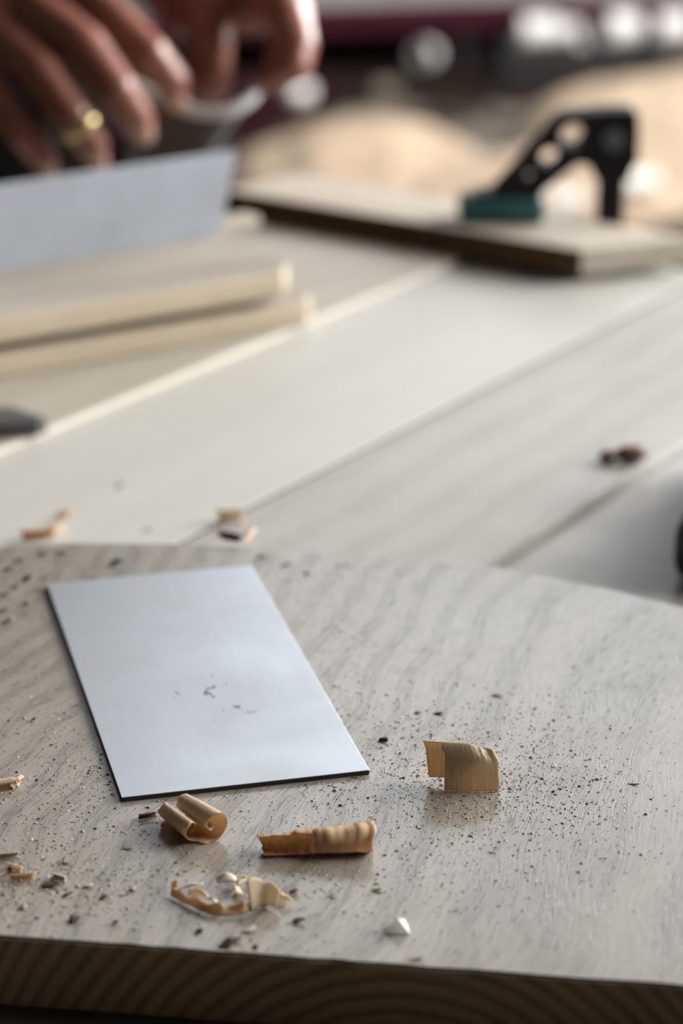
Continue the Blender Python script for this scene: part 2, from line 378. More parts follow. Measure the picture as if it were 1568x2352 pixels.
# ------------------------------------------------------------------ flat steel plate on the board
pc = [at(*q) for q in [(110, 1352), (575, 1305), (850, 1780), (278, 1842)]]
ctr = sum(pc, Vector()) / 4
ax = (((pc[0] + pc[1]) - (pc[3] + pc[2])) / 2).normalized()
pl_w, pl_l, pl_t = 0.0621, 0.1428, 0.0013
bm = bmesh.new(); bm_box(bm, (-pl_w/2, -pl_l/2, 0.0), (pl_w/2, pl_l/2, pl_t)); bevel(bm, 0.00012, 1)
o = from_bm('steel_plate', bm, [M['steel'], M['plate_edge_shade']])
for p_ in o.data.polygons:
    if abs(p_.normal.z) < 0.5: p_.material_index = 1
o.location = (ctr.x, ctr.y, 0.00002); o.rotation_euler = (0, 0, math.atan2(-ax.x, ax.y))
tag(o, 'shiny rectangular steel scraper plate lying flat on the oak board', 'plate')
PLATE_INV = o.matrix_basis.inverted()
def on_plate(p, m=0.0):
    q = PLATE_INV @ Vector((p.x, p.y, 0)); return abs(q.x) < pl_w/2 + m and abs(q.y) < pl_l/2 + m

# ------------------------------------------------------------------ curls of wood
def sheet(name, fn, nu, nv, thick, mat, parent=None):
    """a thin curved sheet: fn(u, v) -> point; gets thickness and a UV map"""
    bm = bmesh.new(); uvl = bm.loops.layers.uv.new('UVMap')
    P = [[fn(i / nu, j / nv) for j in range(nv + 1)] for i in range(nu + 1)]
    def nrm(i, j):
        a = P[min(i + 1, nu)][j] - P[max(i - 1, 0)][j]; b_ = P[i][min(j + 1, nv)] - P[i][max(j - 1, 0)]
        n_ = a.cross(b_); return n_.normalized() if n_.length > 1e-12 else Vector((0, 0, 1))
    top = [[bm.verts.new(P[i][j]) for j in range(nv + 1)] for i in range(nu + 1)]
    bot = [[bm.verts.new(P[i][j] - nrm(i, j) * thick) for j in range(nv + 1)] for i in range(nu + 1)]
    two = isinstance(mat, (list, tuple))
    def quad(vs4, uv4, mi=0):
        f = bm.faces.new(vs4)
        if two: f.material_index = mi
        for l, t in zip(f.loops, uv4): l[uvl].uv = t
    for i in range(nu):
        for j in range(nv):
            uv4 = [(i/nu, j/nv), ((i+1)/nu, j/nv), ((i+1)/nu, (j+1)/nv), (i/nu, (j+1)/nv)]
            quad((top[i][j], top[i+1][j], top[i+1][j+1], top[i][j+1]), uv4)
            quad((bot[i][j+1], bot[i+1][j+1], bot[i+1][j], bot[i][j]), uv4[::-1], 1)
    for i in range(nu):
        for j in (0, nv): quad((top[i][j], top[i+1][j], bot[i+1][j], bot[i][j]), [(i/nu, j/nv)] * 4)
    for j in range(nv):
        for i in (0, nu): quad((top[i][j], top[i][j+1], bot[i][j+1], bot[i][j]), [(i/nu, j/nv)] * 4)
    return from_bm(name, bm, mat, parent, smooth=True)
def rag(t, seed, amp, fr=9.0): return amp * noise.noise(Vector((t * fr, seed * 3.7, 0.5))) + 0.5 * amp * noise.noise(Vector((t * fr * 3.1, seed * 1.7, 4.5)))
def rest(o, z=0.0, eps=0.0001):
    """lower or raise a thing so that its lowest point lies on z"""
    bpy.context.view_layer.update()
    obs = [o] + list(o.children)
    lo = min((q.matrix_world @ v.co).z for q in obs if q.type == 'MESH' for v in q.data.vertices)
    o.location.z += z + eps - lo
    return o
MM = 0.001

# double scroll at the corner of the plate
base = at(432, 1932)
def path_pts(ctrl, n=60):
    """Catmull-Rom through control points, returned as a function of 0..1"""
    P = [Vector(c) for c in ctrl]; P = [P[0] * 2 - P[1]] + P + [P[-1] * 2 - P[-2]]
    m = len(P) - 3
    def f(t):
        t = min(max(t, 0), 1) * m; i = min(int(t), m - 1); s = t - i
        a, b_, c, d = P[i:i+4]
        return 0.5 * ((2*b_) + (c - a)*s + (2*a - 5*b_ + 4*c - d)*s*s + (3*b_ - a - 3*c + d)*s**3)
    return f
# cross-section (x across, z up, in mm): left roll, trough, right roll
sec = path_pts([(-3.6, 0, 3.0), (-2.3, 0, 4.3), (-3.6, 0, 5.6), (-5.3, 0, 4.4), (-5.0, 0, 2.2), (-3.0, 0, 0.5), (0, 0, 0.0), (2.6, 0, 0.3),
                (4.6, 0, 2.3), (4.9, 0, 4.9), (3.2, 0, 7.0), (0.9, 0, 6.6), (-0.4, 0, 4.9), (0.5, 0, 3.3), (1.8, 0, 3.6)])
def curl1(u, v):
    c = sec(u); w = 1.0 - 0.18 * v
    L = -7.5 + 15.5 * v
    if v > 0.5: L += rag(u, 2, 3.0, 7) * (v - 0.5) * 2 - 5.5 * max(0, u - 0.45) * (v - 0.5) * 2
    else: L += rag(u, 5, 1.2, 7) * (0.5 - v) * 2 + (1.5 * (0.5 - v) * 2 if u < 0.4 else 0)
    return Vector((c.x * w, L, c.z * w)) * MM
o = sheet('wood_curl', curl1, 70, 16, 0.00022, [M['curl_inner'], M['curl_pale']])
o.location = base + Vector((0.0006, 0.005, 0)); o.rotation_euler = (0, 0, math.radians(34))
tag(rest(o), 'pale double-rolled wood shaving against the front edge of the steel plate', 'shaving')

# long flattened roll
a, b2 = at(600, 1972), at(843, 1962)
def curl2(u, v):
    L = u * 25.5
    k = 0.74 + 0.30 * u + 0.05 * noise.noise(Vector((u * 5, v * 4, 2)))
    w = min(1, max(0, (u - 0.34 - 0.12 * v) / 0.10)); w = w * w * (3 - 2 * w)
    turns = (0.60 + 0.06 * rag(u, 3, 1, 6)) * (1 - w) + 1.16 * w
    th = -2.2 + v * turns * 2 * math.pi
    rr = 3.3 * k * (1.0 - 0.14 * v) * (1 + 0.10 * noise.noise(Vector((u * 7, th * 0.8, 6))))
    return Vector((L + rag(v, 8, 1.6, 5) * (1 if u > 0.5 else -1) * abs(u - 0.5) * 2 + 1.8 * math.sin(th) * max(0, u - 0.6), rr * 1.3 * math.cos(th), rr * 0.92 * math.sin(th) + rr + 0.25 * rag(u * 4, 2, 1.0))) * MM
o = sheet('wood_curl', curl2, 60, 44, 0.0002, [M['curl_inner'], M['curl_warm']])
dd = b2 - a; o.location = (a.x, a.y + 0.002, 0); o.rotation_euler = (0, 0, math.atan2(dd.y, dd.x))
tag(rest(o), 'long orange-brown rolled wood shaving lying crosswise in front of the plate', 'shaving')

# folded flecked piece standing on its edge
pR, pL = at(1145, 1818), at(1022, 1816)
wdt = (pR - pL).length / MM
vsec = path_pts([(0, 0, 0), (0, 0.5, 3.0), (0, 1.3, 6.2), (0, 2.4, 9.2), (0, 4.0, 11.0), (0, 5.6, 10.6), (0, 6.2, 9.0), (0, 5.4, 5.0), (0, 4.3, 1.6)])
def fold(u, v):
    c = vsec(v)
    st = min(1, max(0, (v - 0.47) / 0.09)); st = st * st * (3 - 2 * st)
    x0, x1 = -0.2 - 5.4 * st + 1.6 * max(0, v - 0.6) / 0.4, wdt - 5.5 * max(0, v - 0.32) / 0.68
    if 0.36 < v < 0.50: x0 -= 0.9 * math.sin((v - 0.36) / 0.14 * math.pi)
    x = x0 + (x1 - x0) * u
    z = c.z
    if u > 0.55: z -= (u - 0.55) * 5.2 * max(0.0, min(1.0, (v - 0.22) / 0.2)) * (1.0 + 0.5 * rag(u, 4, 1, 14))
    if v > 0.85: z += rag(u, 6, 0.5, 8)
    return Vector((x + rag(v, 1 if u < .5 else 2, 0.3, 6), c.y - 0.5 * math.sin(u * 3.1), max(z, 0.0))) * MM
o = sheet('wood_curl', fold, 40, 60, 0.00025, [M['curl_bark'], M['curl_inner']])
dd = pR - pL; o.location = (pL.x, pL.y, 0); o.rotation_euler = (0, 0, math.atan2(dd.y, dd.x))
tag(rest(o), 'dark-flecked folded wood shaving standing alone right of the steel plate', 'shaving')

# ragged crescent with a standing flake
cr = tag(empty('ragged_shaving', at(520, 2100)), 'ragged crescent of torn shaving with an upright flake near the front edge', 'shaving')
cpath = path_pts([tuple((at(*q) - cr.location)) for q in [(392, 2062), (430, 2082), (480, 2104), (530, 2108), (575, 2098), (600, 2080), (598, 2062)]])
def strip(u, v):
    c = cpath(u); h = (0.0022 + 0.0012 * noise.noise(Vector((u * 14, 0, 2)))) * (0.55 + 0.6 * u)
    return Vector((c.x, c.y + v * 0.0016 * (1 + noise.noise(Vector((u * 9, 3, 0)))), v * h + 0.0007 * noise.noise(Vector((u * 11, 7, 0))) * v))
sheet('strip', strip, 60, 6, 0.00025, M['curl_warm'], cr)
f0 = at(578, 2104) - cr.location
def flake(u, v):
    return Vector((f0.x + (0.0052 * u - 0.0012 * v + 0.0022 * v * u) , f0.y + 0.001 + 0.0025 * math.sin(u * 2.6) + 0.0015 * v, v * (0.0068 - 0.0035 * u * u) + 0.0004 * math.sin(u * 9)))
sheet('flake', flake, 14, 10, 0.00025, M['curl_pale'], cr)
for k, (x, y, rz, ln) in enumerate([(435, 2050, 0.5, 5.5), (400, 2040, 1.6, 3.0), (460, 2062, -0.5, 5), (520, 2030, 0.1, 4.5), (548, 2052, 1.9, 4), (560, 2035, 0.9, 3), (490, 2085, -0.9, 3.5), (640, 2060, -0.7, 4), (655, 2075, -0.2, 3.5)]):
    p = at(x, y) - cr.location
    def curlet(u, v, p=p, rz=rz, ln=ln, k=k):
        x_ = (u - 0.5) * ln; z_ = 0.2 + 1.3 * v * (0.4 + math.sin(u * 3.1)); y_ = 0.9 * math.cos(v * 2.4 + k)
        q = Matrix.Rotation(rz, 3, 'Z') @ Vector((x_, y_, z_)); return p + q * MM
    sheet('curlet', curlet, 8, 6, 0.0002, M['curl_pale'] if k % 3 else M['crumb_pale'], cr)
rest(cr)

# small far curls and chips -------------------------------------------------------
def small_curl(p, z, rz, ln, r, turns, mat, label, group=None, seed=0, squash=1.0):
    def f(u, v):
        th = -1.6 + v * turns * 2 * math.pi; rr = r * (1 - 0.25 * v) * (1 + 0.2 * noise.noise(Vector((u * 4, seed, 0))))
        return Vector(((u - 0.5) * ln + rag(v, seed, 0.12 * ln, 4) * (2 * u - 1), rr * math.cos(th), squash * (rr * math.sin(th) + r))) * MM
    o = sheet('wood_curl', f, 12, 20, 0.00025, mat); o.location = (p.x, p.y, z); o.rotation_euler = (0, 0, rz)
    rest(o, z); return tag(o, label, 'shaving', group)
ZD = ZB
small_curl(at(90, 1240, ZD), ZD, 0.2, 11, 1.8, 0.6, M['curl_warm'], 'small tan shaving on the pale plank behind the plate, leftmost of the far curls', seed=3)
small_curl(at(135, 1228, ZD), ZD, 0.9, 9, 2.2, 0.45, M['curl_pale'], 'pale loose shaving leaning beside the leftmost tan curl behind the plate', seed=4)
small_curl(at(150, 1190, ZD), ZD, 0.6, 5, 1.2, 0.6, M['curl_warm'], 'tiny greenish-tan curl just above the leftmost far shavings', seed=9)
small_curl(at(530, 1200, ZD), ZD, 0.1, 9, 2.2, 0.55, M['curl_pale'], 'pale arched shaving over the plank joint behind the plate', seed=5)
small_curl(at(528, 1244, 0), 0, -0.45, 7, 1.3, 0.8, M['chip_brown'], 'dark curl at the far edge of the oak board behind the plate', seed=6)
small_curl(at(575, 1240, 0), 0, 1.3, 6, 1.4, 0.7, M['curl_pale'], 'small pale curl with a dark core at the far edge of the oak board', seed=7)
small_curl(at(18, 1812, 0), 0, 0.3, 6, 1.2, 0.7, M['curl_pale'], 'small torn shaving at the left photo edge beside the plate', seed=8)
small_curl(at(40, 1806, 0), 0, 1.2, 4, 1.0, 0.7, M['curl_warm'], 'tiny brown curl at the left photo edge beside the torn shaving', seed=12)
small_curl(at(340, 1880, 0), 0, 0.35, 4.2, 0.5, 0.6, M['chip_brown'], 'brown splinter just left of the double-rolled shaving', seed=10)
for k, (x, y, rz, ln, m_, lab) in enumerate([(18, 1975, 0.2, 5, 'crumb_tan', 'dull flat curl topmost in the debris at the left front photo edge'), (30, 2000, -0.5, 4.5, 'curl_pale', 'pale twisted curl in the middle of the debris at the left front photo edge'),
        (52, 2022, 0.1, 5.5, 'curl_warm', 'brownish curl lowest in the debris at the left front photo edge'), (8, 2012, 1.0, 6, 'chip_brown', 'dark brown curl cut off by the left photo edge in the debris'), (133, 2024, -0.5, 3.5, 'crumb_pale', 'pale sliver right of the debris at the left front photo edge')]):
    small_curl(at(x, y), 0, rz, ln, 0.6, 0.5, M[m_], lab, 'debris curls at the left', seed=20 + k)
# two-lobed brown curl on the grey plank
bc = tag(empty('brown_curl', at(1430, 1062, ZD)), 'dark reddish-brown curled shaving alone on the grey plank at right', 'shaving')
for k, (dx, r, rz) in enumerate([(-0.0055, 2.5, 0.5), (0.0030, 3.4, 0.2)]):
    def f(u, v, r=r, k=k):
        th = -1.6 + v * 1.05 * 2 * math.pi; rr = r * (1 - 0.12 * v) * (1 - 0.5 * abs(2 * u - 1) ** 3)
        return Vector(((u - 0.5) * (6 + 5 * k), rr * math.cos(th) * 1.1, rr * 0.85 * math.sin(th) + r)) * MM
    q = sheet('lobe', f, 10, 20, 0.0003, M['chip_brown'], bc); q.location = (dx, 0, 0); q.rotation_euler = (0, 0, rz)
rest(bc, ZD)

def lump(name, p, sx, sy, sz, rz, mat, seed):
    rnd = random.Random(seed); bm = bmesh.new()
    for k in range(14):
        a_ = rnd.uniform(0, 2 * math.pi); r_ = rnd.uniform(0.28, 0.5); z_ = rnd.uniform(-0.5, 0.5)
        bm.verts.new((r_ * math.cos(a_) * sx, r_ * math.sin(a_) * sy * 0.8, (z_ + 0.5 * math.cos(a_)) * sz * 0.6))
    r = bmesh.ops.convex_hull(bm, input=bm.verts)
    bmesh.ops.delete(bm, geom=list({v for v in r['geom_interior'] + r['geom_unused'] if isinstance(v, bmesh.types.BMVert)}), context='VERTS')
    o = from_bm(name, bm, mat); o.location = p; o.rotation_euler = (0, 0, rz)
    return rest(o, p.z, 0.00002)
# white chip: a small wedge
bm = bmesh.new()
w0 = [bm.verts.new(Vector(c) * MM) for c in [(-2.8, -1.2, 0), (2.7, -1.6, 0), (2.4, 2.2, 0), (-1.6, 2.6, 0), (0.2, -0.7, 3.2), (1.5, 0.6, 2.6), (-0.6, 1.4, 2.0)]]
for f in [(3, 2, 1, 0), (0, 1, 4), (1, 5, 4), (1, 2, 5), (2, 3, 6, 5), (3, 0, 6), (0, 4, 6), (4, 5, 6)]: bm.faces.new([w0[i] for i in f])
o = from_bm('white_chip', bm, M['white_chip']); o.location = at(912, 2138); rest(o)
tag(o, 'bright white wedge-shaped chip near the front edge of the board', 'chip')
chips = [ # px, py, length px, width px, turn, material, label
 (172, 2114, 36, 20, 0.9, 'crumb_dark', 'largest black seed-like chip near the front left edge of the board'),
 (116, 2036, 40, 16, 0.1, 'crumb_dark', 'flat black chip in the scatter of debris at front left'),
 (152, 2058, 26, 12, 0.3, 'crumb_dark', 'small black chip between the flat chip and the largest seed-like chip'),
 (238, 2063, 20, 13, 0.1, 'chip_brown', 'round dark brown chip right of the black chips at front left'),
 (265, 2122, 20, 18, -0.4, 'crumb_dark', 'grey-black crumb right of the largest seed-like chip'),
 (53, 2086, 20, 16, 0.4, 'crumb_tan', 'dull brown crumb left of the largest seed-like chip'),
 (156, 1980, 22, 26, 1.2, 'crumb_pale', 'pale upright flake in the debris at front left'),
 (205, 2036, 22, 14, -0.5, 'crumb_pale', 'pale crumb between the black chips at front left'),
 (296, 1948, 28, 14, 0.2, 'crumb_tan', 'dark tan crumb left of the double-rolled shaving, further front'),
 (306, 2045, 18, 14, 0.2, 'crumb_tan', 'brown crumb left of the ragged crescent shaving'),
 (458, 2141, 20, 16, 0.2, 'crumb_dark', 'olive-black crumb below the ragged crescent shaving'),
 (686, 2118, 32, 18, -0.6, 'chip_brown', 'dark brown oval chip right of the ragged crescent shaving'),
 (676, 2052, 22, 22, -0.9, 'chip_brown', 'dark brown chip standing up right of the upright flake'),
 (585, 2178, 16, 14, 0, 'crumb_dark', 'small dark crumb close to the front edge under the upright flake'),
 (518, 2172, 40, 26, 1.0, 'crumb_dark', 'dark ragged crumb sitting on the very front edge of the board'),
 (540, 2162, 40, 18, -0.5, 'crumb_tan', 'tan crumb beside the dark ragged one on the front edge'),
 (575, 2138, 38, 14, 0.35, 'crumb_pale', 'pale curved sliver below the ragged crescent shaving'),
 (880, 1703, 22, 20, 0.6, 'crumb_dark', 'dark crumb between the steel plate and the flecked shaving'),
 (1006, 1640, 24, 9, -0.1, 'crumb_dark', 'thin dark splinter behind the flecked shaving, right of two'),
 (958, 1639, 20, 7, -0.1, 'chip_brown', 'thin dark splinter behind the flecked shaving, left of two'),
 (1143, 1599, 28, 7, -0.4, 'crumb_tan', 'greenish-brown splinter lying behind and right of the flecked shaving'),
 (270, 1297, 30, 20, 0.1, 'crumb_dark', 'dark crumb just behind the far edge of the steel plate'),
 (868, 2045, 26, 12, 0.0, 'crumb_tan', 'faint brown crumb above and left of the white chip'),
 (955, 2205, 44, 12, 0.1, 'crumb_tan', 'flat brown sliver in front of the white chip'),
 (765, 2060, 22, 16, 0.2, 'crumb_pale', 'pale crumb left of the faint brown crumb'),
 (1455, 1802, 30, 8, -0.5, 'crumb_tan', 'pale splinter on the open grain far right of the flecked shaving'),
 (75, 1657, 14, 11, 0.2, 'crumb_dark', 'small dark crumb left of the steel plate'),
 (20, 1430, 26, 18, 0.3, 'crumb_tan', 'brown crumb left of the far corner of the steel plate'),
]
for k, (x, y, lx, wy, rz, mat, lab) in enumerate(chips):
    p = at(x, y); s = (p - Vector((0, 0, CAM_H))).length / FPX
    tag(lump('wood_chip', p, lx * s * 1.2, wy * s * 1.8, min(lx, wy) * s * 0.7, rz, M[mat], k * 3.1), lab, 'chip', 'loose chips on the oak board')
for k, (x, y, s_, lab) in enumerate([(275, 1117, 26, 'dark speck on the pale plank above the far left curls'), (340, 1220, 20, 'grey speck on the pale plank between the two groups of far curls')]):
    p = at(x, y, ZD); s = (p - Vector((0, 0, CAM_H))).length / FPX
    tag(lump('wood_chip', p, s_ * s, s_ * s, s_ * s * 0.4, 0.3 * k, M['crumb_tan'], 50 + k), lab, 'chip', 'loose chips on the oak board')

CRUMB = ['dark crumb behind the far left corner of the plate, third from the left photo edge', 'tan crumb near the left photo edge behind the plate, below the widest one', 'dark crumb on the far board edge, left of the longest one there', 'longest dark crumb on the far board edge behind the plate',
 'tan-brown crumb left of the far plate corner, below the far edge group', 'dark crumb at the left photo edge level with the far plate corner', 'small dark crumb just above the far left plate corner', 'dull crumb between the photo edge and the far plate corner',
 'small dark crumb close behind the far plate edge', 'dark sliver just right of the far right plate corner', 'longest thin sliver right of the far plate edge', 'short thin sliver furthest right behind the plate', 'dark crumb at the left photo edge below the far plate corner', 'smallest crumb left of the upper plate side']
for k, (x, y, lx, wy) in enumerate([(48, 1288, 34, 18), (18, 1312, 26, 16), (98, 1276, 30, 14), (142, 1271, 40, 13), (62, 1332, 26, 18), (14, 1368, 24, 20), (104, 1328, 22, 12), (34, 1350, 28, 14), (215, 1330, 20, 10), (600, 1280, 34, 12), (655, 1300, 44, 10), (705, 1318, 26, 10), (10, 1405, 26, 16), (60, 1390, 18, 12)]):
    p = at(x, y); s = (p - Vector((0, 0, CAM_H))).length / FPX
    tag(lump('wood_chip', p, lx * s, wy * s * 1.5, wy * s * 0.6, 0.7 * math.sin(k * 2.1), M['crumb_dark' if k % 3 else 'crumb_tan'], 70 + k), CRUMB[k], 'chip', 'crumbs along the far edge')
# fine sawdust: too small to count, one object
def sawdust(name, n, spots, zfun, smin, smax, label):
    verts, faces, mi = [], [], []
    tot = sum(s[4] for s in spots)
    for _ in range(n):
        r = random.random() * tot
        for s in spots:
            r -= s[4]
            if r <= 0: break
        x, y = random.gauss(s[0], s[2]), random.gauss(s[1], s[3])
        if not (-120 < x < 1690 and 1250 < y < 2330): continue
        p = at(x, y); q = bloc(p)
        if on_plate(p, 0.0006) or not (-0.16 < q.x < 0.134 and 0.001 < q.y): continue
        # stay on the board
        if y < 1262 + 0.02 * max(0, x) * 1.0 or (x > 1130 and y < 1310 + (x - 1130) * 0.23): continue
        L = random.uniform(smin, smax) * (0.5 + random.random() ** 3); W = L * random.uniform(0.2, 0.6); H = L * random.uniform(0.1, 0.35)
        a_ = random.gauss(0.2, 0.9); ca, sa = math.cos(a_), math.sin(a_); t = random.uniform(-.25, .25)
        b0 = len(verts)
        for (cx_, cy_, cz_) in ((-1,-1,0),(1,-.6,0),(.8,1,0),(-.9,.7,0),(-.7,-.5,1),(.6,-.4,1),(.5,.6,1),(-.6,.4,1)):
            lx, ly = cx_ * L / 2, cy_ * W / 2
            verts.append((p.x + lx*ca - ly*sa, p.y + lx*sa + ly*ca, 0.00003 + cz_ * H + (0.5 + 0.5 * cx_) * abs(t) * L * 0.5))
        for f in ((3,2,1,0),(4,5,6,7),(0,1,5,4),(1,2,6,5),(2,3,7,6),(3,0,4,7)):
            faces.append(tuple(b0 + i for i in f)); 
        k = random.choices((0, 1, 2), (0.58, 0.34, 0.08))[0]; mi += [k] * 6
    me = bpy.data.meshes.new(name); me.from_pydata(verts, [], faces); me.update()
    o = link(name, me, [M['crumb_tan'], M['crumb_pale'], M['crumb_dark']])
    me.polygons.foreach_set('material_index', mi)
    return tag(o, label, 'sawdust', kind='stuff')
sawdust('sawdust', 15000, [(60, 1330, 130, 70, 1.1), (110, 1600, 110, 160, 0.9), (500, 2040, 330, 70, 1.2), (70, 2030, 120, 50, 1.0), (1080, 1760, 190, 90, 2.0),
    (900, 1850, 250, 100, 1.0), (700, 1320, 250, 40, 0.4), (1250, 1850, 150, 120, 0.6), (700, 1800, 450, 260, 0.8), (180, 1830, 140, 80, 0.9), (780, 1560, 90, 120, 0.3)],
    None, 0.00022, 0.00075, 'fine grey-brown sawdust scattered over the oak board')

# ------------------------------------------------------------------ dark things at the edges of the picture
# flat dark steel bar whose end shows at the left
p = at(112, 1000, ZB + 0.0035)
bm = bmesh.new()
bm_prism(bm, [(-0.12, 0.0), (-0.004, 0.0), (0.0, 0.003), (-0.012, 0.020), (-0.12, 0.022)], 0.0, 0.006); bevel(bm, 0.0006, 2)
o = from_bm('steel_bar', bm, M['steel_dark']); o.location = (p.x, p.y, ZB + 0.0036); o.rotation_euler = (0, 0, 0.22)
tag(o, 'dark grey steel bar end on the bench at the left photo edge', 'bar')
# dark tool body at the right, mostly outside the picture
hp = at(1536, 1345, ZB - 0.0045)
blk = tag(empty('tool_body', (hp.x, hp.y, ZB - 0.0044), -0.30), 'black tool body standing at the right photo edge behind the oak board', 'tool')
bm = bmesh.new(); bm_box(bm, (0.0, 0.0, 0.0), (0.052, 0.12, 0.022)); bevel(bm, 0.007, 4); from_bm('stock', bm, M['rubber_dark'], blk, smooth=True)
bm = bmesh.new(); bm_box(bm, (0.018, 0.065, 0.0222), (0.034, 0.105, 0.056)); bevel(bm, 0.006, 3); from_bm('handle', bm, M['rubber_dark'], blk)
bm = bmesh.new(); bm_cyl(bm, (0.026, 0.03, 0.0222), (0.026, 0.03, 0.05), 0.010, 0.013, 24); bevel(bm, 0.0015, 2); from_bm('knob', bm, M['rubber_dark'], blk)

# ------------------------------------------------------------------ two stacked boards with upright plate
ZA = ZB + 0.0035
TB = 0.0115; GAP = 0.0040
sa, sb = at(0, 872, ZA), at(735, 742, ZA)
sd = (sb - sa).normalized(); sang = math.atan2(sd.y, sd.x); sn = Vector((-sd.y, sd.x, 0))
def loose_board(name, origin, x0, x1, y0, y1, z, th, mat, label, rz, bev=0.0015, corner=0.0):
    bm = bmesh.new()
    pts = [(x0, y0), (x1 - corner, y0), (x1, y0 + corner * 1.3), (x1 - corner * .3, y1), (x0, y1)] if corner else [(x0, y0), (x1, y0), (x1, y1), (x0, y1)]
    bm_prism(bm, pts, 0, th); bevel(bm, bev, 2)
    # wood grain of this board runs along its own X: turn the mesh so that local Y is the grain
    R = Matrix.Rotation(math.pi / 2, 4, 'Z'); bmesh.ops.transform(bm, matrix=R, verts=bm.verts)
    o = from_bm(name, bm, [mat, M['stack_end']]); o.location = (origin.x, origin.y, z); o.rotation_euler = (0, 0, rz - math.pi / 2)
    o.data.materials.append(M['stack_face_dimmed'])
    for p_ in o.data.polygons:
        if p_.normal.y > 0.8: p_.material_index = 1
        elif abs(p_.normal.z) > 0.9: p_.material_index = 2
    return tag(o, label, 'board')
L0 = (sb - sa).length
loose_board('stacked_board', sa, -0.14, L0, 0.0, 0.085, ZA + 0.00005, TB, M['stack_edge_lit'], 'lower weathered board of the stack under the upright plate', sang, 0.0012, 0.006)
ub, ua = at(695, 676, ZA + TB + GAP), at(0, 793, ZA + TB + GAP)
ud = (ub - ua).normalized(); uang = math.atan2(ud.y, ud.x)
upper = loose_board('stacked_board', ua, -0.14, (ub - ua).length, 0.0, 0.075, ZA + TB + GAP + 0.0001, TB, M['stack_edge_lit'], 'upper weathered board of the stack carrying the upright plate', uang, 0.0014, 0.009)
ZS = ZA + 2 * TB + GAP + 0.0002
bpy.context.view_layer.update()
for xs in (0.02, 0.10):                                  # cleats that hold the upper board clear of the lower one
    bm = bmesh.new(); bm_box(bm, (xs, 0.010, 0), (xs + 0.012, 0.062, GAP)); o = from_bm('cleat', bm, M['bench_leg'], upper)
    o.location = (sa.x, sa.y, ZA + TB + 0.0001); o.rotation_euler = (0, 0, sang); o.matrix_parent_inverse = upper.matrix_world.inverted()
qa, qb = at(0, 622, ZS), at(505, 537, ZS)
qd = (qb - qa).normalized(); qang = math.atan2(qd.y, qd.x)
# upright plate, leaning a little towards the camera, backed by a batten
top_r = at_y(540, 347, qb.y - 0.004)
hgt = top_r.z - ZS
bm = bmesh.new()
bm_box(bm, (-0.12, -0.0006, 0.0), ((qb - qa).length, 0.0006, hgt))
for v in bm.verts:
    if v.co.z > hgt * 0.5:
        v.co.y -= 0.006
        if v.co.x > 0: v.co.x += 0.005
bevel(bm, 0.0002, 1)
o = from_bm('upright_plate', bm, M['steel_up']); o.location = (qa.x, qa.y, ZS); o.rotation_euler = (0, 0, qang)
tag(o, 'blue-grey steel plate standing on edge on the stacked boards', 'plate')
bo = at(600, 522, ZS)
bm = bmesh.new(); bm_box(bm, (-0.19, 0.0, 0.0), (0.0, 0.012, 0.0052)); bevel(bm, 0.0016, 3)
R = Matrix.Rotation(math.pi / 2, 4, 'Z'); bmesh.ops.transform(bm, matrix=R, verts=bm.verts)
o = from_bm('batten', bm, M['clamp_board']); o.location = (bo.x, bo.y + 0.001, ZS + 0.00002); o.rotation_euler = (0, 0, qang - math.pi / 2)
tag(o, 'narrow pale wooden batten behind the upright steel plate', 'batten')

# ------------------------------------------------------------------ board across the bench end with clamp
TC = 0.0125
ZT = ZB + TC
cp = [at(515, 452, ZT), at(1332, 592, ZT), at(1568, 548, ZT)]
e1 = cp[1] - cp[0]; fdir2 = e1.normalized(); bdir = Vector((-fdir2.y, fdir2.x, 0))
rend = (cp[2] - cp[1]).normalized()
bq = at(1402, 512, ZB + 0.0036 + TC)                # foot of the clamp bar, just behind the board
wb = min((at_y(x_, 500, bq.y + dy_) - cp[0]).to_2d().dot(bdir.to_2d()) for x_ in (1371, 1434) for dy_ in (0.003, 0.009)) - 0.0008
pR2 = cp[1] + rend * (wb / max(0.2, rend.dot(bdir))) + fdir2 * 0.014
cang = math.atan2(fdir2.y, fdir2.x)
def cl(p): q = p - cp[0]; return (q.dot(fdir2), q.dot(bdir))
bm = bmesh.new()
pp = [cl(cp[0] ), cl(cp[1]), cl(pR2), (0.004, wb)]
bm_prism(bm, [(-y, x) for x, y in pp], 0, TC); bevel(bm, 0.0008, 2)
o = from_bm('clamped_board', bm, [M['clamp_board'], M['board_edge_shade']])
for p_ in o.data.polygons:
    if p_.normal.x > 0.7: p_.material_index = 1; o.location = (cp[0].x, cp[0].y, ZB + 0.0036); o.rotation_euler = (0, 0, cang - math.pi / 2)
tag(o, 'flat board clamped across the far end of the bench', 'board')
ZT = ZB + 0.0036 + TC

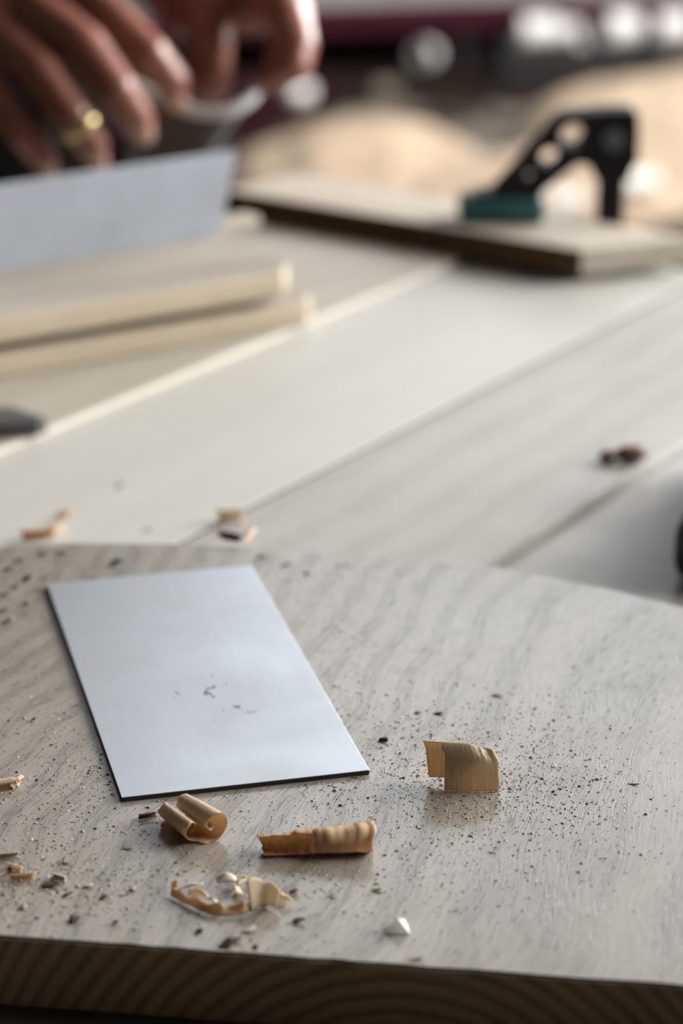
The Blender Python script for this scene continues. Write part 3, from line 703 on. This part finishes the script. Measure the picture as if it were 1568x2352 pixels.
# clamp: upright plane facing the camera; 2-D outline in pixels turned into metres at the clamp's depth
bar_p = at(1402, 512, ZT); CYD = bar_p.y + 0.006
clamp = tag(empty('bar_clamp', (bar_p.x, CYD, ZT)), 'black one-handed bar clamp with holed jaw and teal pad', 'clamp')
def c2(x, y):
    p = at_y(x, y, CYD); return (p.x - bar_p.x, p.z - ZT)
def extrude_outline(name, px, th, mat, parent, holes=(), yoff=0.0, bev=0.0012):
    """outline with round holes, bridged with a triangle fill, extruded along Y"""
    bm = bmesh.new(); edges = []
    loops = [[c2(*q) for q in px]]
    for (hx, hy, hr) in holes:
        cx_, cz_ = c2(hx, hy); r = hr * 1.16 / FPX
        loops.append([(cx_ + r * math.cos(2*math.pi*i/24), cz_ + r * math.sin(2*math.pi*i/24)) for i in range(24)])
    for lp in loops:
        vsl = [bm.verts.new((x, -th/2, z)) for x, z in lp]
        for i in range(len(vsl)): edges.append(bm.edges.new((vsl[i], vsl[(i+1) % len(vsl)])))
    bmesh.ops.triangle_fill(bm, use_beauty=True, use_dissolve=False, edges=edges)
    res = bmesh.ops.extrude_face_region(bm, geom=bm.faces[:])
    bmesh.ops.translate(bm, vec=(0, th, 0), verts=[g_ for g_ in res['geom'] if isinstance(g_, bmesh.types.BMVert)])
    o = from_bm(name, bm, mat, parent); o.location = (0, yoff, 0)
    return o
jaw = extrude_outline('jaw', [(1085, 440), (1130, 432), (1165, 395), (1230, 325), (1275, 268), (1300, 255), (1380, 248), (1450, 246), (1462, 256), (1463, 300), (1460, 365), (1446, 385), (1443, 402), (1424, 412),
    (1380, 415), (1362, 402), (1354, 380), (1340, 370), (1322, 370), (1290, 395), (1245, 432), (1235, 448), (1230, 462), (1085, 462)], 0.016, M['black'], clamp,
    holes=[(1312, 305, 27), (1260, 355, 21), (1214, 398, 11)])
bm = bmesh.new(); cxr, czr = c2(1406, 314); r = 24 * 1.16 / FPX
bm_cyl(bm, (cxr, -0.0092, czr), (cxr, 0.0092, czr), r, n=24); from_bm('rivet', bm, M['grey_button'], jaw)
x0, z0 = c2(1052, 505); x1, z1 = c2(1248, 448)
bm = bmesh.new(); bm_box(bm, (x0, -0.011, 0.0002), (x1, 0.011, z1)); bevel(bm, 0.003, 3)
from_bm('pad', bm, M['teal'], clamp, smooth=True)
bx0, _ = c2(1371, 450); bx1, bz1 = c2(1434, 405)
bm = bmesh.new(); bm_box(bm, (bx0, -0.003, -0.19), (bx1, 0.003, bz1)); bevel(bm, 0.0008, 2)
bar = from_bm('bar', bm, M['black'], clamp)
# lower half under the bench: sliding jaw, pad, trigger handle
zb = ZB - 0.034 - ZT
bm = bmesh.new(); bm_box(bm, (x0 + 0.002, -0.008, zb - 0.026), (bx1 + 0.008, 0.008, zb - 0.008)); bevel(bm, 0.003, 3); low = from_bm('sliding_jaw', bm, M['black'], clamp)
bm = bmesh.new(); bm_box(bm, (x0, -0.011, zb - 0.009), (x1, 0.011, zb - 0.0003)); bevel(bm, 0.003, 3); from_bm('pad', bm, M['teal'], clamp)
bm = bmesh.new(); bm_box(bm, (bx0 - 0.012, -0.009, zb - 0.12), (bx1 + 0.012, 0.009, zb - 0.027)); bevel(bm, 0.005, 3); from_bm('handle', bm, M['black'], clamp)
bm = bmesh.new(); bm_box(bm, (bx0 - 0.045, -0.006, zb - 0.10), (bx0 - 0.030, 0.006, zb - 0.026)); bevel(bm, 0.003, 2); from_bm('trigger', bm, M['teal'], clamp)

# ------------------------------------------------------------------ person bending a thin scraper between both hands
def capsules(chains, voxel, smooth_it=6, extra=None):
    """chains of (point, radius) swept as tapered capsules, fused into one continuous surface"""
    bm = bmesh.new()
    for ch in chains:
        for (p0, r0), (p1, r1) in zip(ch, ch[1:]):
            p0, p1 = Vector(p0), Vector(p1); d = (p1 - p0).length
            k = max(2, int(d / (0.35 * max(r0, r1))))
            for i in range(k + 1):
                t = i / k; p = p0.lerp(p1, t); r = r0 + (r1 - r0) * t
                bmesh.ops.create_icosphere(bm, subdivisions=2, radius=r, matrix=Matrix.Translation(p))
    if extra: extra(bm)
    me = bpy.data.meshes.new('tmp'); bm.to_mesh(me); bm.free()
    o = bpy.data.objects.new('tmp', me); C.objects.link(o)
    m1 = o.modifiers.new('r', 'REMESH'); m1.mode = 'VOXEL'; m1.voxel_size = voxel
    m2 = o.modifiers.new('s', 'SMOOTH'); m2.iterations = smooth_it; m2.factor = 0.5
    bpy.context.view_layer.update()
    dg = bpy.context.evaluated_depsgraph_get()
    res = bpy.data.meshes.new_from_object(o.evaluated_get(dg))
    bpy.data.objects.remove(o); bpy.data.meshes.remove(me)
    return res
H1Y = 1.115
def P(x, y, Y): return at_y(x, y, Y)
def P1(x, y, Y): return at_y(x, y, Y - 0.012)
def P2(x, y, Y): return at_y(x, y, Y + 0.012)
mmr = MM
# right hand of the person (left in the picture): knuckles towards the camera, fingers pointing down
wr1, pal1 = P1(-250, -330, 1.235), P1(-30, -110, 1.175)
idx1 = [(P1(150, -50, 1.160), 11.5*mmr), (P1(272, 55, 1.128), 10.2*mmr), (P1(345, 122, 1.118), 9.4*mmr), (P1(394, 186, 1.122), 8.6*mmr), (P1(400, 212, 1.126), 7.6*mmr)]
mdl1 = [(P1(70, 10, 1.150), 12*mmr), (P1(195, 105, 1.110), 10.8*mmr), (P1(270, 205, 1.100), 9.8*mmr), (P1(312, 268, 1.104), 8.6*mmr), (P1(320, 284, 1.107), 8.0*mmr)]
rng1 = [(P1(-15, 70, 1.145), 11.5*mmr), (P1(95, 165, 1.104), 10.3*mmr), (P1(168, 265, 1.094), 9.2*mmr), (P1(212, 330, 1.098), 8.2*mmr), (P1(218, 345, 1.101), 7.4*mmr)]
ltl1 = [(P1(-95, 140, 1.140), 10.5*mmr), (P1(-5, 230, 1.104), 9.2*mmr), (P1(60, 310, 1.096), 8.2*mmr), (P1(98, 358, 1.098), 7.2*mmr), (P1(104, 370, 1.100), 6.6*mmr)]
thb1 = [(P1(60, -120, 1.205), 13*mmr), (P1(240, 60, 1.185), 11.5*mmr), (P1(350, 190, 1.162), 10*mmr), (P1(405, 250, 1.148), 8.5*mmr)]
palm1 = [[(wr1, 26*mmr), (pal1, 22*mmr)], [(pal1, 18*mmr), idx1[0]], [(pal1, 18*mmr), mdl1[0]], [(pal1, 18*mmr), rng1[0]], [(P1(-150, 0, 1.185), 18*mmr), ltl1[0]], [idx1[0], mdl1[0]], [mdl1[0], rng1[0]], [rng1[0], ltl1[0]], [(pal1, 18*mmr), (P1(-150, 0, 1.185), 18*mmr)], [(wr1, 22*mmr), thb1[0]]]
el1 = Vector((-0.62, 1.46, 0.26))
arm1 = [[(wr1, 27*mmr), (wr1.lerp(el1, 0.5), 38*mmr)]]
# left hand of the person: thumb straight down, index finger looped round the end of the scraper
wr2, pal2 = P2(620, -420, 1.235), P2(545, -140, 1.180)
thb2 = [(P2(450, -170, 1.175), 15*mmr), (P2(474, -20, 1.158), 13.5*mmr), (P2(483, 100, 1.150), 12.0*mmr), (P2(486, 178, 1.146), 10.6*mmr), (P2(487, 200, 1.145), 9.0*mmr)]
idx2 = [(P2(575, -70, 1.160), 12.5*mmr), (P2(655, 25, 1.135), 10.8*mmr), (P2(683, 105, 1.122), 10*mmr), (P2(676, 150, 1.116), 8.8*mmr), (P2(622, 182, 1.115), 7.0*mmr)]
mdl2 = [(P2(600, -90, 1.195), 12.5*mmr), (P2(668, 20, 1.180), 10.8*mmr), (P2(684, 100, 1.160), 9.6*mmr), (P2(650, 160, 1.140), 8.4*mmr)]
rng2 = [(P2(610, -110, 1.220), 12*mmr), (P2(662, -5, 1.205), 10*mmr), (P2(668, 80, 1.190), 9*mmr), (P2(640, 130, 1.172), 8*mmr)]
ltl2 = [(P2(610, -130, 1.240), 11*mmr), (P2(650, -40, 1.230), 9*mmr), (P2(655, 30, 1.215), 8*mmr), (P2(632, 70, 1.200), 7*mmr)]
palm2 = [[(wr2, 26*mmr), (pal2, 23*mmr)], [(pal2, 20*mmr), idx2[0]], [(pal2, 20*mmr), mdl2[0]], [(P2(575, -170, 1.21), 20*mmr), rng2[0]], [(P2(575, -180, 1.22), 18*mmr), ltl2[0]], [(pal2, 20*mmr), thb2[0]], [thb2[0], idx2[0]], [(P2(500, -60, 1.165), 14*mmr), (P2(590, -60, 1.165), 12*mmr)],
         [(P2(425, -30, 1.178), 17*mmr), (P2(610, -20, 1.175), 16*mmr)], [(P2(432, 35, 1.168), 12*mmr), (P2(600, 25, 1.165), 12*mmr)], [(P2(450, -110, 1.178), 20*mmr), (P2(600, -110, 1.185), 20*mmr)], [(P2(400, -60, 1.185), 22*mmr), (P2(330, -120, 1.205), 22*mmr)],
         [idx2[0], mdl2[0]], [mdl2[0], rng2[0]], [rng2[0], ltl2[0]], [(wr2, 20*mmr), (P2(575, -180, 1.22), 18*mmr)]]
el2 = Vector((-0.08, 1.60, 0.24))
arm2 = [[(wr2, 27*mmr), (wr2.lerp(el2, 0.5), 38*mmr)]]
hand1 = capsules(palm1 + [idx1, mdl1, rng1, ltl1, thb1] + arm1, 0.0016, 5)
hand2 = capsules(palm2 + [idx2, mdl2, rng2, ltl2, thb2] + arm2, 0.0016, 5)
# head, neck: out of the picture, above
HC = Vector((-0.40, 1.62, 0.74))
def head_extra(bm):
    bmesh.ops.create_icosphere(bm, subdivisions=4, radius=1.0, matrix=Matrix.Translation(HC) @ Matrix.Diagonal((0.076, 0.098, 0.115, 1)))
    bmesh.ops.create_icosphere(bm, subdivisions=3, radius=1.0, matrix=Matrix.Translation(HC + Vector((0, -0.035, -0.06))) @ Matrix.Diagonal((0.052, 0.055, 0.06, 1)))
    bmesh.ops.create_icosphere(bm, subdivisions=2, radius=1.0, matrix=Matrix.Translation(HC + Vector((0, -0.102, -0.02))) @ Matrix.Diagonal((0.013, 0.018, 0.024, 1)))
    for s in (-1, 1):
        bmesh.ops.create_icosphere(bm, subdivisions=2, radius=1.0, matrix=Matrix.Translation(HC + Vector((s * 0.077, 0.01, -0.01))) @ Matrix.Diagonal((0.010, 0.018, 0.031, 1)))
    bmesh.ops.create_icosphere(bm, subdivisions=2, radius=1.0, matrix=Matrix.Translation(HC + Vector((0, -0.088, -0.062))) @ Matrix.Diagonal((0.026, 0.012, 0.010, 1)))
SL, SR = Vector((-0.20, 1.68, 0.50)), Vector((-0.60, 1.66, 0.50))
core = capsules([[(wr1.lerp(el1, 0.42), 0.036), (el1, 0.045), (SR, 0.055)], [(wr2.lerp(el2, 0.42), 0.036), (el2, 0.045), (SL, 0.055)], [(SR, 0.055), (SL, 0.055)],
                 [((-0.40, 1.68, 0.48), 0.10), ((-0.40, 1.72, 0.10), 0.11)], [((-0.40, 1.68, 0.48), 0.06), (HC + Vector((0, 0.02, -0.07)), 0.055)]], 0.006, 3, head_extra)
tmp = []
for me in (core, hand1, hand2):
    o = bpy.data.objects.new('tmp', me); C.objects.link(o); tmp.append(o)
for o in tmp[1:]:
    md = tmp[0].modifiers.new('u', 'BOOLEAN'); md.operation = 'UNION'; md.object = o; md.solver = 'MANIFOLD'
bpy.context.view_layer.update()
body_me = bpy.data.meshes.new_from_object(tmp[0].evaluated_get(bpy.context.evaluated_depsgraph_get()))
for o in tmp: bpy.data.objects.remove(o)
body_me.materials.clear()
body_me.polygons.foreach_set('material_index', [0] * len(body_me.polygons))
person = tag(empty('person', (-0.40, 1.70, FLOOR)), 'person in dark work clothes bending a thin steel scraper with both hands', 'person')
def child_of(o, par):
    o.parent = par; o.matrix_parent_inverse = Matrix.Translation(-par.location); return o
body = child_of(link('body', body_me, M['skin'], smooth=True), person)
def torso_extra(bm):
    for z, rx, ry, yo in ((0.50, 0.17, 0.10, 1.68), (0.40, 0.19, 0.125, 1.69), (0.25, 0.175, 0.12, 1.71), (0.12, 0.16, 0.11, 1.73), (0.02, 0.165, 0.115, 1.74)):
        bmesh.ops.create_icosphere(bm, subdivisions=3, radius=1.0, matrix=Matrix.Translation((-0.40, yo, z)) @ Matrix.Diagonal((rx, ry, 0.12, 1)))
shirtm = capsules([[(SL, 0.075), (el2, 0.058), (wr2.lerp(el2, 0.40), 0.047)], [(SR, 0.075), (el1, 0.058), (wr1.lerp(el1, 0.40), 0.047)], [(SL, 0.08), (SR, 0.08)], [((-0.4, 1.68, 0.52), 0.075), ((-0.4, 1.68, 0.56), 0.068)]], 0.008, 4, torso_extra)
child_of(link('shirt', shirtm, M['shirt'], smooth=True), person)
trm = capsules([[((-0.31, 1.74, -0.02), 0.10), ((-0.31, 1.73, -0.38), 0.075), ((-0.31, 1.76, -0.79), 0.055)], [((-0.49, 1.74, -0.02), 0.10), ((-0.50, 1.73, -0.38), 0.075), ((-0.51, 1.76, -0.79), 0.055)]], 0.01, 4)
child_of(link('trousers', trm, M['trousers'], smooth=True), person)
for sx in (-0.51, -0.31):
    sm = capsules([[((sx, 1.78, FLOOR + 0.046), 0.045), ((sx, 1.60, FLOOR + 0.041), 0.040)]], 0.007, 3)
    child_of(link('shoe', sm, M['apron'], smooth=True), person)
bm = bmesh.new()                                             # apron: a curved sheet hanging in front of torso and thighs
na, nz = 16, 24; grid = []
for j in range(nz + 1):
    z = 0.42 - 0.95 * j / nz; row = []
    for i in range(na + 1):
        th = math.radians(-70 + 140 * i / na) * (0.62 if z > 0.2 else 1.0)
        row.append(bm.verts.new((-0.40 + 0.205 * math.sin(th), 1.715 - 0.148 * math.cos(th), z)))
    grid.append(row)
for j in range(nz):
    for i in range(na): bm.faces.new((grid[j][i], grid[j][i+1], grid[j+1][i+1], grid[j+1][i]))
bmesh.ops.solidify(bm, geom=bm.faces[:], thickness=0.003)
child_of(from_bm('apron', bm, M['apron'], smooth=True), person)
def hair_extra(bm):
    bmesh.ops.create_icosphere(bm, subdivisions=4, radius=1.0, matrix=Matrix.Translation(HC + Vector((0, 0.018, 0.022))) @ Matrix.Diagonal((0.083, 0.098, 0.108, 1)))
hm = capsules([[(HC + Vector((0, 0.06, 0)), 0.07), (HC + Vector((0, 0.065, -0.05)), 0.06)]], 0.006, 3, hair_extra)
child_of(link('hair', hm, M['hair'], smooth=True), person)
for s in (-1, 1):
    bm = bmesh.new(); bmesh.ops.create_icosphere(bm, subdivisions=2, radius=0.011, matrix=Matrix.Translation(HC + Vector((s * 0.032, -0.079, 0.005))))
    child_of(from_bm('eye', bm, M['white_chip'], smooth=True), person)
# nails on the fingers turned to the camera
def nail(chain, rr):
    (p0, r0), (p1, r1) = chain[-2], chain[-1]
    d = (Vector(p1) - Vector(p0)).normalized(); view = (Vector((0, 0, CAM_H)) - Vector(p1)); view -= d * view.dot(d); view.normalize()
    side = d.cross(view)
    bm = bmesh.new(); bmesh.ops.create_icosphere(bm, subdivisions=2, radius=1.0)
    R = Matrix((side, d, view)).transposed().to_4x4()
    bmesh.ops.transform(bm, matrix=Matrix.Translation(Vector(p1) + view * r1 * 0.86 + d * 0.001) @ R @ Matrix.Diagonal((rr * 0.62, rr * 0.85, rr * 0.2, 1)), verts=bm.verts)
    child_of(from_bm('fingernail', bm, M['nail'], smooth=True), person)
for ch in (idx1, mdl1, rng1, ltl1): nail(ch, ch[-1][1])
# gold ring
(p0, r0), (p1, r1) = rng1[2], rng1[3]
rc = Vector(p0).lerp(Vector(p1), 0.30); rad = (r0 + (r1 - r0) * 0.30) * 1.04; axis = (Vector(p1) - Vector(p0)).normalized()
bm = bmesh.new(); nR, nr = 32, 10; q = axis.to_track_quat('Z', 'Y'); rr_ = []
for i in range(nR):
    A = 2 * math.pi * i / nR; rr_.append([])
    for j in range(nr):
        B = 2 * math.pi * j / nr; R_ = rad + 0.0011 * math.cos(B)
        rr_[-1].append(bm.verts.new(q @ Vector((R_ * math.cos(A), R_ * math.sin(A), 0.0027 * math.sin(B)))))
for i in range(nR):
    for j in range(nr): bm.faces.new((rr_[i][j], rr_[(i+1) % nR][j], rr_[(i+1) % nR][(j+1) % nr], rr_[i][(j+1) % nr]))
o = from_bm('finger_ring', bm, M['gold'], smooth=True); o.location = rc
tag(o, 'gold ring on a finger of the hand at left', 'ring')

# thin scraper bent between the hands: bows towards the camera
top = path_pts([tuple(P(300, 190, 1.140)), tuple(P(370, 226, 1.1345)), tuple(P(415, 246, 1.1255)), tuple(P(470, 259, 1.119)), tuple(P(530, 254, 1.117)), tuple(P(575, 228, 1.121)), tuple(P(600, 196, 1.129)), tuple(P(640, 165, 1.134))])
def scr(u, v):
    c = top(u); w = max(0.0, (u - 0.25) / 0.75)
    return Vector((c.x, c.y, c.z)) + Vector((-0.004 - 0.040 * w, -0.004, -0.036)) * v
scraper = tag(empty('bent_scraper', top(0.5)), 'thin scraper bowed between the two hands, shaded dark, with an added pale bead as edge glint', 'scraper')
def local(o):
    o.parent = scraper; o.matrix_parent_inverse = Matrix.Translation(-scraper.location); return o
local(sheet('blade', scr, 40, 6, 0.0010, M['blade']))
bm = bmesh.new(); prev = None; nb = 12; cnt = 44  # bead added along the top edge to show its glint
for i in range(cnt + 1):
    t = i / cnt; c = top(t); d_ = (top(min(1, t + 0.01)) - top(max(0, t - 0.01))).normalized(); q_ = d_.to_track_quat('Z', 'Y')
    ring_ = [bm.verts.new(c + q_ @ Vector((0.0029 * math.cos(2*math.pi*k/nb), 0.0029 * math.sin(2*math.pi*k/nb), 0))) for k in range(nb)]
    if prev:
        for k in range(nb): bm.faces.new((prev[k], prev[(k+1) % nb], ring_[(k+1) % nb], ring_[k]))
    else: bm.faces.new(ring_)
    prev = ring_
bm.faces.new(prev)
local(from_bm('glint_bead', bm, M['edge_glint'], smooth=True))

# ------------------------------------------------------------------ far floor: heap, low cart, pale curls
def fl(x, y): return at(x, y, FLOOR)
MOUNDS = [(fl(850, 395), 0.27, 0.50, 0.085), (fl(700, 400), 0.16, 0.40, 0.05), (fl(1500, 340), 0.30, 0.75, 0.11), (fl(1330, 440), 0.26, 0.45, 0.07), (fl(1620, 210), 0.30, 0.55, 0.08), (fl(1130, 460), 0.26, 0.35, 0.06)]
def heap_h(x, y):
    h = 0.0
    for c, rx, ry, hh_ in MOUNDS:
        t = ((x - c.x) / rx) ** 2 + ((y - c.y) / ry) ** 2
        if t < 1: h = max(h, hh_ * (1 - t) ** 0.8)
    return h * (1 + 0.35 * noise.noise(Vector((x * 7, y * 7, 3)))) + (0.012 * noise.noise(Vector((x * 24, y * 24, 1))) if h > 0.01 else 0)
BEAM0 = fl(380, 372); BEAMD = fl(720, 262) - BEAM0; BEAML = BEAMD.length; BEAMD.normalize()
hx0, hx1, hy0, hy1, nxh, nyh = -0.35, 1.25, 3.9, 6.5, 90, 130
bm = bmesh.new(); gv = {}
for i in range(nxh + 1):
    for j in range(nyh + 1):
        x, y = hx0 + (hx1 - hx0) * i / nxh, hy0 + (hy1 - hy0) * j / nyh
        edge = min(i, nxh - i, j, nyh - j) == 0
        gv[i, j] = bm.verts.new((x, y, FLOOR + 0.0005 + (0 if edge else max(0.0, heap_h(x, y)) + 0.004 * (1 + noise.noise(Vector((x * 15, y * 15, 8)))))))
for i in range(nxh):
    for j in range(nyh):
        x, y = hx0 + (hx1 - hx0) * (i + .5) / nxh, hy0 + (hy1 - hy0) * (j + .5) / nyh
        hh_ = heap_h(x, y); sp = noise.noise(Vector((x * 5, y * 4, 11))) + 0.6 * noise.noise(Vector((x * 19, y * 17, 5)))
        bq_ = Vector((x, y, 0)) - BEAM0; bs_ = bq_.dot(BEAMD); bt_ = BEAMD.x * bq_.y - BEAMD.y * bq_.x
        if y > 6.26 or (-0.2 < bs_ < BEAML + 0.15 and -0.05 < bt_ < 0.21): continue
        if hh_ < 0.012 and (sp < -0.12 or y > 6.1 or y < 4.3): continue
        f = bm.faces.new((gv[i, j], gv[i+1, j], gv[i+1, j+1], gv[i, j+1])); f.material_index = 0 if hh_ > 0.012 else 1
bmesh.ops.delete(bm, geom=[v for v in bm.verts if not v.link_faces], context='VERTS')
tag(from_bm('shaving_heap', bm, [M['heap'], M['heap_grey']], smooth=True), 'beige heaps of wood shavings spread over the floor behind the clamped board', 'shavings', kind='stuff')

# low cart with maroon rail
ca_, cb_ = at_y(620, 70, 6.55), at_y(1800, -25, 6.85)
cd = Vector((cb_.x - ca_.x, cb_.y - ca_.y, 0)).normalized(); cang2 = math.atan2(cd.y, cd.x)
ztop = (at_y(720, 14, 6.58)).z
cart = tag(empty('low_cart', (ca_.x, ca_.y, FLOOR), cang2), 'low cart with grey top and maroon side rail on the far floor', 'cart')
hh = ztop - FLOOR
def cpart(name, lo, hi, mat, bv=0.004):
    bm = bmesh.new(); bm_box(bm, lo, hi); bevel(bm, bv, 2); return from_bm(name, bm, mat, cart)
cpart('side_rail', (-0.35, 0.0, hh - 0.078), (1.75, 0.03, hh), M['maroon'])
cpart('side_rail', (-0.35, 0.67, hh - 0.055), (1.75, 0.70, hh), M['maroon'])
cpart('top_board', (-0.35, 0.031, hh - 0.03), (1.75, 0.669, hh - 0.004), M['cart_top'])
for lx in (-0.30, 0.54, 1.40):
    for ly in (0.035, 0.62): cpart('leg', (lx, ly, 0.0), (lx + 0.05, ly + 0.045, hh - 0.031), M['cart_dark'])
# maroon beam nearer, below the hands
ba, bb = fl(380, 372), fl(720, 262)
bd = Vector((bb.x - ba.x, bb.y - ba.y, 0)); bl = bd.length
bm = bmesh.new(); bm_box(bm, (-0.15, 0, 0), (bl + 0.1, 0.16, 0.09)); bevel(bm, 0.006, 2)
o = from_bm('painted_bar', bm, M['maroon_dark']); o.location = (ba.x, ba.y, FLOOR + 0.0003); o.rotation_euler = (0, 0, math.atan2(bd.y, bd.x))
tag(o, 'maroon painted bar lying on the floor below the hands', 'bar')

def far_curl(x, y, lx, lz, rz, bright, lab, seed, zoff=0.0, Y=None):
    p = at_y(x, y, Y) if Y else at(x, y, FLOOR + lz / 2000 + zoff)
    def f(u, v):
        th = -1.5 + v * 1.15 * 2 * math.pi; rr = lz / 2 * (1 - 0.15 * v) * (1 + 0.15 * noise.noise(Vector((u * 3, seed, 0))))
        return Vector(((u - 0.5) * lx + rag(v, seed, lx * 0.1, 4) * (2*u - 1), rr * math.cos(th), rr * math.sin(th) + lz / 2)) * MM
    o = sheet('large_curl', f, 12, 24, 0.0008, M['pale_curl'] if bright else M['heap_grey']); o.location = (p.x, p.y, FLOOR); o.rotation_euler = (0, 0, rz)
    rest(o, FLOOR + zoff, 0.0003); return tag(o, lab, 'shaving', 'pale curls on the far floor')
sp0 = at(1130, 150, FLOOR); 
bm = bmesh.new(); bm_box(bm, (0, 0, 0), (1.1, 0.15, 0.104)); bevel(bm, 0.003, 2)
o = from_bm('timber_baulk', bm, M['cart_dark']); o.location = (sp0.x, 6.33, FLOOR + 0.0003); o.rotation_euler = (0, 0, 0.02)
tag(o, 'dark plank on the floor along the low cart, pale curls on top', 'plank')
far_curl(978, 128, 42, 72, 0.9, True, 'white curl on the dark floor in front of the low cart, leftmost', 1)
far_curl(1235, 82, 95, 80, 0.2, True, 'wide white curl on the dark plank before the cart, leftmost of those on it', 3, 0.1045, 6.41)
far_curl(1312, 88, 60, 66, -0.5, True, 'smaller white curl touching the wide one on the dark plank', 4, 0.1045, 6.41)
far_curl(1425, 72, 80, 88, 0.3, True, 'round white curl on the dark plank, left of the photo corner', 5, 0.1045, 6.41)
far_curl(1545, 70, 85, 88, 0.1, True, 'white curl nearest the upper right photo corner', 6, 0.1045, 6.41)
far_curl(1490, 130, 60, 70, 0.8, False, 'dull grey curl in front of the two white curls at upper right', 7)
far_curl(880, 215, 70, 60, 0.5, False, 'dull grey curl on the floor right of the hands', 8)
far_curl(690, 218, 44, 46, 0.5, True, 'pale curl resting on the maroon bar beside the finger at right', 9, 0.0915)
far_curl(1465, 425, 85, 50, 0.2, True, 'bright white curl on the heap to the right of the clamp bar', 10, 0.06)
far_curl(1295, 470, 60, 50, 0.1, True, 'bright white curl seen through the clamp between jaw and bar', 11, 0.03)
